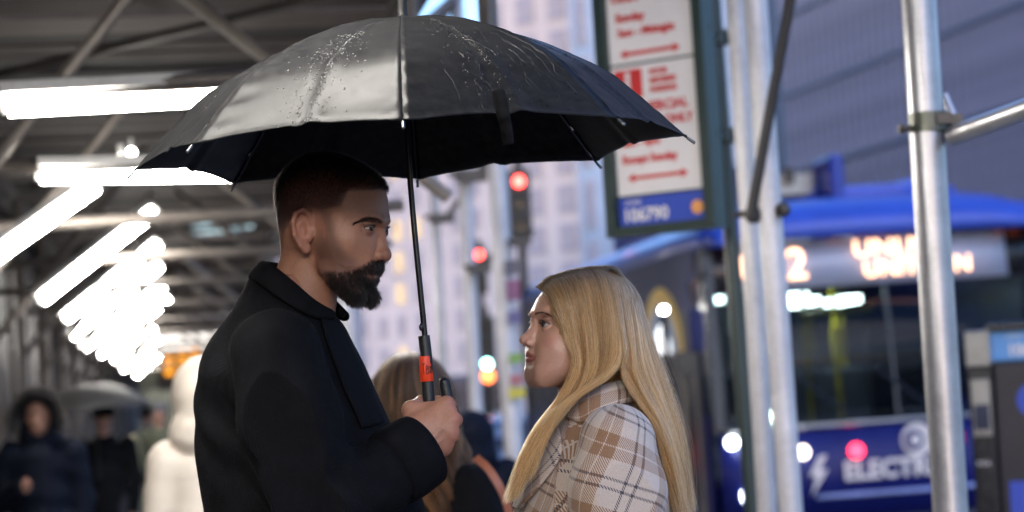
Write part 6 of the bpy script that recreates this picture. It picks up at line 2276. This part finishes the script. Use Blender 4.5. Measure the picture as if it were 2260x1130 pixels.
    sets = [drops(7000, (-3.2, 3.2), (.22, 1), (.0004, .0011)), drops(1500, (0, 0), (.45, 1), (.0006, .0021), along=-.5), drops(900, (0, 0), (.3, .95), (.0006, .0018), along=.5),
            drops(900, (0, 0), (.3, .98), (.0006, .0018), along=1.5), drops(600, (0, 0), (.3, .98), (.0005, .0016), along=-1.5), drops(300, (-3, 3), (.96, .998), (.0006, .0014))]
    s = np.concatenate([q[0] for q in sets]); t = np.concatenate([q[1] for q in sets]); rd = np.concatenate([q[2] for q in sets])
    p0 = surf(s, t); e1 = surf(s + .004, t) - p0; e2 = surf(s, np.minimum(t + .004, 1.004)) - p0
    nn = np.cross(e1, e2); nn /= np.linalg.norm(nn, axis=1, keepdims=True); nn[(nn @ ax) < 0] *= -1
    e1 /= np.linalg.norm(e1, axis=1, keepdims=True); e2 = np.cross(nn, e1)
    unit = []
    for hgt, q, k in ((0.0, 1.0, 7), (.45, .8, 7)):
        for j in range(k): unit.append((q * math.cos(j * 6.283 / k), q * math.sin(j * 6.283 / k), hgt))
    unit.append((0, 0, .62)); unit = np.array(unit)
    st_ = g.uniform(.8, 1.9, len(s))
    V = (p0 + nn * .0002)[:, None, :] + rd[:, None, None] * (unit[None, :, 0:1] * e1[:, None, :] + unit[None, :, 1:2] * e2[:, None, :] * st_[:, None, None] + unit[None, :, 2:3] * nn[:, None, :])
    uf = [(j, (j + 1) % 7, 7 + (j + 1) % 7, 7 + j) for j in range(7)] + [(7 + j, 7 + (j + 1) % 7, 14, 14) for j in range(7)]
    quads = np.array([q for q in uf[:7]]); tris = np.array([(7 + j, 7 + (j + 1) % 7, 14) for j in range(7)])
    off = (np.arange(len(s)) * 15)[:, None, None]
    faces = [tuple(f) for f in (quads[None] + off).reshape(-1, 4)] + [tuple(f) for f in (tris[None] + off).reshape(-1, 3)]
    d_ = mesh('raindrops', V.reshape(-1, 3), faces, M_DROP, root); d_['kind'] = 'stuff'
    # rivulets: thin water tracks running to the rim
    rv = MB()
    for k in range(30):
        s0 = (g.choice([.45, .7, .95, 1.3]) + g.normal(0, .12)); t0 = g.uniform(.45, .8); n = 14
        ss = s0 + np.cumsum(g.normal(0, .012, n)) + np.linspace(0, g.normal(0, .12), n); tt = np.linspace(t0, min(.995, t0 + g.uniform(.12, .4)), n)
        P = surf(ss % 8, tt) + ax * .0003
        rv.tube(list(P), list(.0005 + .0007 * g.random(n)), 5)
    o = rv.obj('rivulets', M_WETLINE, root, True); o['kind'] = 'stuff'
    return root


def canopy_mat():
    mt, t = newmat('wet_black_cloth')
    co = t.coord()
    n = t.noise(9, 5, co); n2 = t.noise(60, 4, co); n3 = t.noise(700, 2, co)
    wet = t.ramp(t.math('ADD', t.math('MULTIPLY', n, .6), t.math('MULTIPLY', n2, .4)), [(.30, (.25,) * 3), (.70, (.42,) * 3)])
    kw = dict(Base_Color=t.ramp(n2, [(.3, (.010, .010, .011)), (.7, (.022, .022, .023))]), Roughness=wet, 
              Normal=t.bump(t.math('ADD', t.math('MULTIPLY', n2, .05), t.math('MULTIPLY', n3, .6)), .10, .0010))
    kw['Specular_IOR_Level'] = .06
    t.out(t.n('BsdfPrincipled', None, **kw).outputs[0])
    return mt


M_CANOPY = canopy_mat()
M_STEEL_DARK = pmat('dark_steel', (.05, .05, .055), .3, .9, var=.15)
M_TIP = pmat('metal_tip', (.16, .16, .16), .35, 1.0, var=.1)
M_SHAFT = pmat('black_shaft', (.008, .008, .009), .3, 0, var=.2, spec=.3)
M_PLASTIC = pmat('black_plastic', (.010, .010, .011), .45, var=.2, bump=.15, spec=.2)
M_GRIP = pmat('soft_black_grip', (.014, .014, .015), .42, var=.2, bump=.1, bscale=300)
M_ORANGE = pmat('orange_red_tape', (.78, .055, .012), .45, var=.10)
M_INK = pmat('black_ink', (.03, .01, .01), .6, var=.1)
_mt, _t = newmat('rain_water')
_t.out(_t.n('BsdfPrincipled', None, Base_Color=(.008, .008, .009, 1), Roughness=.04, IOR=1.4).outputs[0])
M_DROP = _mt
M_WETLINE = pmat('wet_track', (.003, .003, .004), .4, var=.1, spec=.15)
umbrella = build_umbrella()
# ------------------------------------------------------------------ people in the street
M_SKIN_P = skin_mat('passer_skin', .08, .5)


def walker(px, D, face, height, label, coat, group='people walking in the street', hood=None, hair_m=None, hat=None, fur=None, puff=0.0, arm='down', trousers=None, skin=(.42, .25, .18), coat_len=.48, res=.011, stride=.10, slim=1.0, lean=0.0):
    """one continuous body; coat, hood, trousers and shoes over it. face: heading, 0 = to the right, -90 = to the viewer"""
    B = at(px, 900, D); B[2] = 0.0
    r = math.radians(face); F = np.array([math.cos(r), math.sin(r), 0]); Lf = np.array([-math.sin(r), math.cos(r), 0])
    H = height / 1.72
    w = lambda Q: B + (np.asarray(Q)[..., 0:1] * F + np.asarray(Q)[..., 1:2] * Lf + np.asarray(Q)[..., 2:3] * UPV) * H
    hx = lean
    vx = Vox((-.5, -.45, -.03), (.5, .45, 1.76), res)
    hc = np.array([hx + .02, 0, 1.60])
    vx.put(ell(hc + (-.01, 0, .02), (.094, .075, .098)), 0); vx.put(ell(hc + (.035, 0, -.045), (.055, .056, .075)), .03)
    vx.put(cap(hc + (.092, 0, -.005), hc + (.108, 0, -.035), .010, .015), .008)                     # nose
    vx.put(cap(hc + (.085, -.015, -.072), hc + (.085, .015, -.072), .010), .008)                     # mouth
    for s_ in (-1, 1):
        vx.put(ell(hc + (.078, s_ * .031, .008), (.012, .016, .010)), .004, 'cut')
        vx.put(ell(hc + (.066, s_ * .031, .008), (.012, .012, .012)), .003)
        vx.put(ell(hc + (-.005, s_ * .076, -.01), (.018, .010, .030)), .006)
    vx.put(cap(hc + (-.01, 0, -.06), (hx * .6, 0, 1.40), .052, .058), .02)
    chain(vx, [((hx * .6, 0, 1.38), .09), ((hx * .3, 0, 1.18), .12), ((0, 0, .95), .135)], .05)
    arms = {}
    for s_ in (-1, 1):
        sh = np.array([hx * .6, s_ * .185 * slim, 1.37])
        if arm == 'raised' and s_ == -1:
            el_, ha = sh + (.10, s_ * .05, -.27), sh + (.30, s_ * -.02, -.10)
        elif arm == 'chest' and s_ == -1:
            el_, ha = sh + (.02, s_ * .06, -.28), sh + (.22, s_ * -.10, -.20)
        else:
            el_, ha = sh + (-.02, s_ * .05, -.29), sh + (.06, s_ * .04, -.53)
        arms[s_] = (sh, el_, ha)
        chain(vx, [(sh, .055), (el_, .042), (ha, .03)], .03)
        d = (ha - el_) / np.linalg.norm(ha - el_)
        vx.put(ell(ha + d * .05, (.035, .03, .045)), .015)
        sx = np.cross(d, [0, 1, 0]); sx = sx / np.linalg.norm(sx)
        for k in range(4):
            b = ha + d * .075 + sx * (k - 1.5) * .016
            vx.put(cap(b, b + d * (.045, .055, .05, .035)[k] + np.array([.012, 0, -.01]), .008, .006), .004)
        vx.put(cap(ha + d * .03 + sx * .03, ha + d * .075 + sx * .05, .010, .007), .008)
    lf = {}
    for s_ in (-1, 1):
        y = s_ * .095; st = s_ * stride
        k_, a_ = np.array([st * .5 + .03, y, .50]), np.array([st, y, .09])
        lf[s_] = (np.array([0, y, .92]), k_, a_)
        chain(vx, [((0, y, .92), .10), (k_, .062), (a_, .043)], .03); chain(vx, [(a_ - (0, 0, .02), .042), (a_ + (.13, 0, -.05), .034)], .02)
    V, Fq = vx.mesh(); V[:, 2] = np.maximum(V[:, 2], .003)
    col = np.tile(np.array(skin), (len(V), 1))
    q = np.linalg.norm((V - hc - (.085, 0, -.072)) * (1, .6, 1.4), axis=1); col[q < .014] = (.32, .12, .10)
    for s_ in (-1, 1):
        q = np.linalg.norm(V - hc - (.078, s_ * .031, .008), axis=1); col[q < .010] = (.03, .02, .02)
        q = np.linalg.norm((V - hc - (.082, s_ * .033, .030)) * (1, .6, 2), axis=1); col[q < .014] = (.05, .03, .02)
    root = mesh('person', w(V), Fq, M_SKIN_P, None, attrs={'tint': ('FLOAT_COLOR', col)})
    tag(root, label, 'person', group)
    # coat
    c = Vox((-.5, -.5, .30), (.5, .5, 1.56), res)
    chain(c, [((hx * .6 - .01, 0, 1.43), .075), ((hx * .55, 0, 1.34), .115 + puff), ((hx * .3, 0, 1.15), .150 + puff), ((0, 0, .95), .165 + puff), ((0, 0, .95 - coat_len), .175 + puff)], .05)
    c.put(ell((hx * .5, 0, 1.30), (.13 + puff, .21 * slim + puff, .13)), .04)
    for s_ in (-1, 1):
        sh, el_, ha = arms[s_]
        c.put(cap(sh, el_, .075 + puff, .065 + puff * .8), .03); c.put(cap(el_, ha, .062 + puff * .8, .05 + puff * .5), .02)
    if puff:
        def quilt(x, y, z): return (.0045 * np.abs(np.sin(z * 24)) * -1 + .002 + 0 * x + 0 * y).astype(np.float32)
        c.warp(quilt, np.array([-.5, -.5, .32]), np.array([.5, .5, 1.5]))
    folds(c, np.array([0, .16, 1.05]), .25, [((.3, .4, .8), .12, .006, .3), ((.7, .2, .5), .09, .004, 2)])
    folds(c, np.array([0, -.16, 1.05]), .25, [((.3, -.4, .8), .12, .006, 1.3), ((.7, -.2, .5), .09, .004, .6)])
    def hem(x, y, z): return np.maximum(0, (.95 - coat_len) - z) * 1.0 + 0 * x + 0 * y
    v_, f_ = c.mesh(); v_[:, 2] = np.maximum(v_[:, 2], .95 - coat_len)
    mesh('coat', w(v_), f_, coat, root)
    if hood is not None:
        hd = Vox((-.25, -.22, 1.34), (.25, .22, 1.80), .009)
        hd.put(ell(hc + (-.03, 0, .005), (.145, .125, .140)), 0); hd.put(ell(hc + (-.05, 0, -.13), (.13, .14, .10)), .05)
        hd.put(ell(hc + (.11, 0, -.02), (.13, .083, .105)), .01, 'cut'); hd.put(ell(hc + (-.005, 0, -.0), (.11, .092, .118)), .01, 'cut')
        folds(hd, hc + np.array([-.10, .03, -.10]), .10, [((.4, .3, .8), .055, .005, .4), ((.2, -.5, .8), .06, .004, 1.4)])
        v_, f_ = hd.mesh(); mesh('hood', w(v_), f_, hood, root)
    if fur is not None:
        g = np.random.default_rng(9); n = 2600
        t = g.uniform(-.35, math.pi + .35, n); b = np.stack([.085 + g.normal(0, .012, n), .115 * np.cos(t), -.03 + .145 * np.sin(t)], 1) + hc
        d = np.stack([g.normal(.3, .5, n), np.cos(t) + g.normal(0, .5, n), np.sin(t) + g.normal(0, .5, n)], 1) * .045
        s_ = np.linspace(0, 1, 4)
        P = b[:, None, :] + d[:, None, :] * s_[None, :, None]
        hair('fur_trim', w(P), .0016, .0006, fur, root)
    if hair_m is not None:
        g = np.random.default_rng(31); n = 7000; k = 18
        u = g.uniform(-.6, .6, n); t = np.linspace(0, 1, k)
        az = g.uniform(-2.55, 2.55, n) + math.pi                     # round the back, open at the face
        rad = .012 + .022 * g.random(n)
        P = np.zeros((n, k, 3))
        for j, tt in enumerate(t):
            ph = min(1.0, tt / .30); el_ = (1 - ph) * 1.45 - .05
            r_h = .088 + rad if True else 0
            rx = (.100 + rad) * math.cos(el_); ry = (.082 + rad) * math.cos(el_)
            x = rx * np.cos(az); y = ry * np.sin(az); z = .02 + (.105 + rad) * math.sin(el_)
            dn = max(0, tt - .30) / .70
            z = z - dn * .44; fl = 1 + .45 * dn
            P[:, j, 0] = hc[0] - .01 + x * fl - .02 * dn; P[:, j, 1] = hc[1] + y * fl * (1 + .25 * dn); P[:, j, 2] = hc[2] + z
        lock = np.round(az * 7) / 7
        P[:, :, 1] += .024 * np.sin(lock[:, None] * 9 + t[None, :] * 24) * t[None, :] ** 1.2; P[:, :, 0] += .022 * np.cos(lock[:, None] * 5 + t[None, :] * 20) * t[None, :] ** 1.3
        P += g.normal(0, .004, (n, 1, 3)) * t[None, :, None]
        tone = np.clip(np.modf(np.abs(np.sin(np.round(az * 16) * 78.233) * 24634.63))[0] + g.normal(0, .1, n), 0, 1)
        hair('hair', w(P), .0011, .0006, hair_m, root, tone)
    if hat is not None:
        ht = Vox((-.2, -.2, 1.5), (.22, .2, 1.82), .009)
        ht.put(ell(hc + (-.012, 0, .045), (.108, .092, .095)), 0); ht.put(ell(hc + (0, 0, -.08), (.3, .3, .075)), .004, 'cut')
        v_, f_ = ht.mesh(); mesh('hat', w(v_), f_, hat, root)
    tv = Vox((-.35, -.25, .04), (.35, .25, 1.0), res)
    for s_ in (-1, 1):
        a_, b_, c_ = lf[s_]
        tv.put(cap(a_, b_, .115, .08), .03); tv.put(cap(b_, c_, .08, .06), .03)
    v_, f_ = tv.mesh(); mesh('trousers', w(v_), f_, trousers or M_TROUSER, root)
    for s_ in (-1, 1):
        c_ = lf[s_][2]
        sv = Vox(c_ + (-.10, -.09, -.12), c_ + (.24, .09, .10), .009)
        sv.put(cap(c_ + (0, 0, -.02), c_ + (.13, 0, -.045), .052, .042), .02); v_, f_ = sv.mesh(); v_[:, 2] = np.maximum(v_[:, 2], .001)
        mesh('shoe', w(v_), f_, M_SHOE, root)
    return root, w, hc, arms


M_CREAM = pmat('cream_puffer_cloth', (.74, .66, .57), .6, var=.08, scale=8, bump=.15, bscale=25)
M_NAVYC = pmat('navy_puffer_cloth', (.005, .007, .015), .75, var=.3, scale=6, spec=.12, bump=.2, bscale=20)
M_BLACKC = pmat('black_coat_cloth', (.006, .006, .007), .9, var=.3, scale=8, spec=.12)
M_OLIVE = pmat('olive_jacket_cloth', (.07, .075, .05), .8, var=.25)
M_GREYC = pmat('grey_jacket_cloth', (.09, .09, .10), .8, var=.25)
M_BROWNH = hair_mat('brown_hair', (.018, .009, .005), (.075, .038, .018), (.22, .115, .05), .4, .3, 1.0, .6)
M_FUR = hair_mat('dark_fur', (.003, .003, .003), (.006, .005, .005), (.015, .012, .01), .6, .2)
M_TAN = pmat('tan_leather', (.30, .10, .05), .45, var=.2)

# the woman with brown hair behind the grip
bw, ww_, bh, barm = walker(905, 6.1, 62, 1.57, 'brown haired person in a black coat seen from behind, tan strap on the shoulder', M_BLACKC, hair_m=M_BROWNH, res=.010)
st = MB(); pts = [ww_(np.array(q)) for q in ((-.02, -.10, 1.465), (-.10, -.13, 1.43), (-.150, -.14, 1.33), (-.175, -.10, 1.15), (-.17, .05, .98))]
pts = [np.asarray(q).ravel() for q in pts]
cc = catmull([at(1050, 1010, 5.93), at(1075, 1032, 5.90), at(1098, 1066, 5.885), at(1116, 1104, 5.89), at(1128, 1150, 5.90)], 16)
for i in range(15): st.bar(cc[i], cc[i + 1] + (cc[i + 1] - cc[i]) * .15, .020, .005, up=(.3, -1, .1))
st.obj('bag_strap', M_TAN, bw)
walker(458, 8.2, 98, 1.66, 'person in a cream hooded puffer coat seen from behind, beside the dark coat', M_CREAM, hood=M_CREAM, puff=.012, slim=.72, res=.010)
walker(86, 14.3, -88, 1.66, 'person in a dark hooded coat with fur trim walking this way, hand at the chest', M_NAVYC, hood=M_NAVYC, fur=M_FUR, puff=.022, arm='chest', res=.011)
walker(228, 19.0, -92, 1.66, 'person in black walking under the grey umbrella', M_BLACKC, hair_m=None, hat=M_BLACKC, arm='raised', res=.014)
walker(352, 27.0, -95, 1.72, 'far person in an olive jacket down the pavement', M_OLIVE, hat=M_GREYC, res=.016)
walker(322, 31.0, 84, 1.70, 'far person in a grey jacket down the pavement, smallest of those on foot', M_GREYC, hat=M_BLACKC, res=.016)
walker(1040, 11.5, 95, 1.43, 'person in a navy hooded coat seen from behind, beyond the raised fist', M_NAVYC, hood=M_NAVYC, puff=.02, res=.012)


# the small grey umbrella far behind
def far_umbrella():
    c = at(212, 905, 18.7)
    root = empty('umbrella', (float(c[0]), float(c[1]), 0.0)); tag(root, 'small grey umbrella held open far behind on the left', 'umbrella')
    R, H, n = .46, .20, 8
    k = 24
    V = []; F = []
    for i in range(12):
        t = i / 11
        for j in range(k):
            a = 2 * math.pi * j / k; f = (j % 3) / 3.0; b = 4 * f * (1 - f)
            V.append(c + np.array([R * t * (1 - .05 * b * t) * math.cos(a), R * t * (1 - .05 * b * t) * math.sin(a), H * (1 - t ** 2.2) + .02 * b * t ** 4]))
    for i in range(11):
        for j in range(k): F.append((i * k + j, i * k + (j + 1) % k, (i + 1) * k + (j + 1) % k, (i + 1) * k + j))
    o = mesh('canopy', V, F, pmat('grey_umbrella_cloth', (.06, .057, .055), .6), root); o.modifiers.new('thick', 'SOLIDIFY').thickness = .003
    for j in range(8):
        a = 2 * math.pi * j / 8
        MB().tube([c + np.array([R * t * math.cos(a), R * t * math.sin(a), H * (1 - t ** 2.2) - .006]) for t in np.linspace(.05, 1, 8)], .004, 5).obj('rib', M_STEEL_DARK, root, True)
    MB().tube([c - UPV * .42, c + UPV * (H + .04)], .007, 8).obj('shaft', M_SHAFT, root, True)
    MB().tube([c - UPV * .42, c - UPV * .54], .014, 8).obj('handle', M_PLASTIC, root, True)


far_umbrella()


def bollard():
    c = at(297, 1000, 20.0)
    root = empty('bollard', (float(c[0]), float(c[1]), 0.0)); tag(root, 'pale yellow post standing on the pavement beyond the grey umbrella', 'bollard')
    MB().tube([(c[0], c[1], 0), (c[0], c[1], 1.34)], .055, 16).ball((c[0], c[1], 1.34), .055, 16, 8).obj('post', pmat('pale_yellow_paint', (.34, .29, .15), .45), root, True)
    MB().tube([(c[0], c[1], 0), (c[0], c[1], .05)], .11, 16).obj('base', M_BLACKP, root, True)


bollard()


# ------------------------------------------------------------------ lettering becomes plain mesh
bpy.context.view_layer.update()
_dg = bpy.context.evaluated_depsgraph_get()
for o in [q for q in bpy.data.objects if q.type == 'FONT']:
    me = bpy.data.meshes.new_from_object(o.evaluated_get(_dg))
    n_ = bpy.data.objects.new(o.name, me)
    nm = o.name.split('.')[0]
    par, inv, bas = o.parent, o.matrix_parent_inverse.copy(), o.matrix_basis.copy()
    bpy.data.objects.remove(o)
    n_.name = nm
    COL.objects.link(n_)
    n_.parent = par; n_.matrix_parent_inverse = inv; n_.matrix_basis = bas
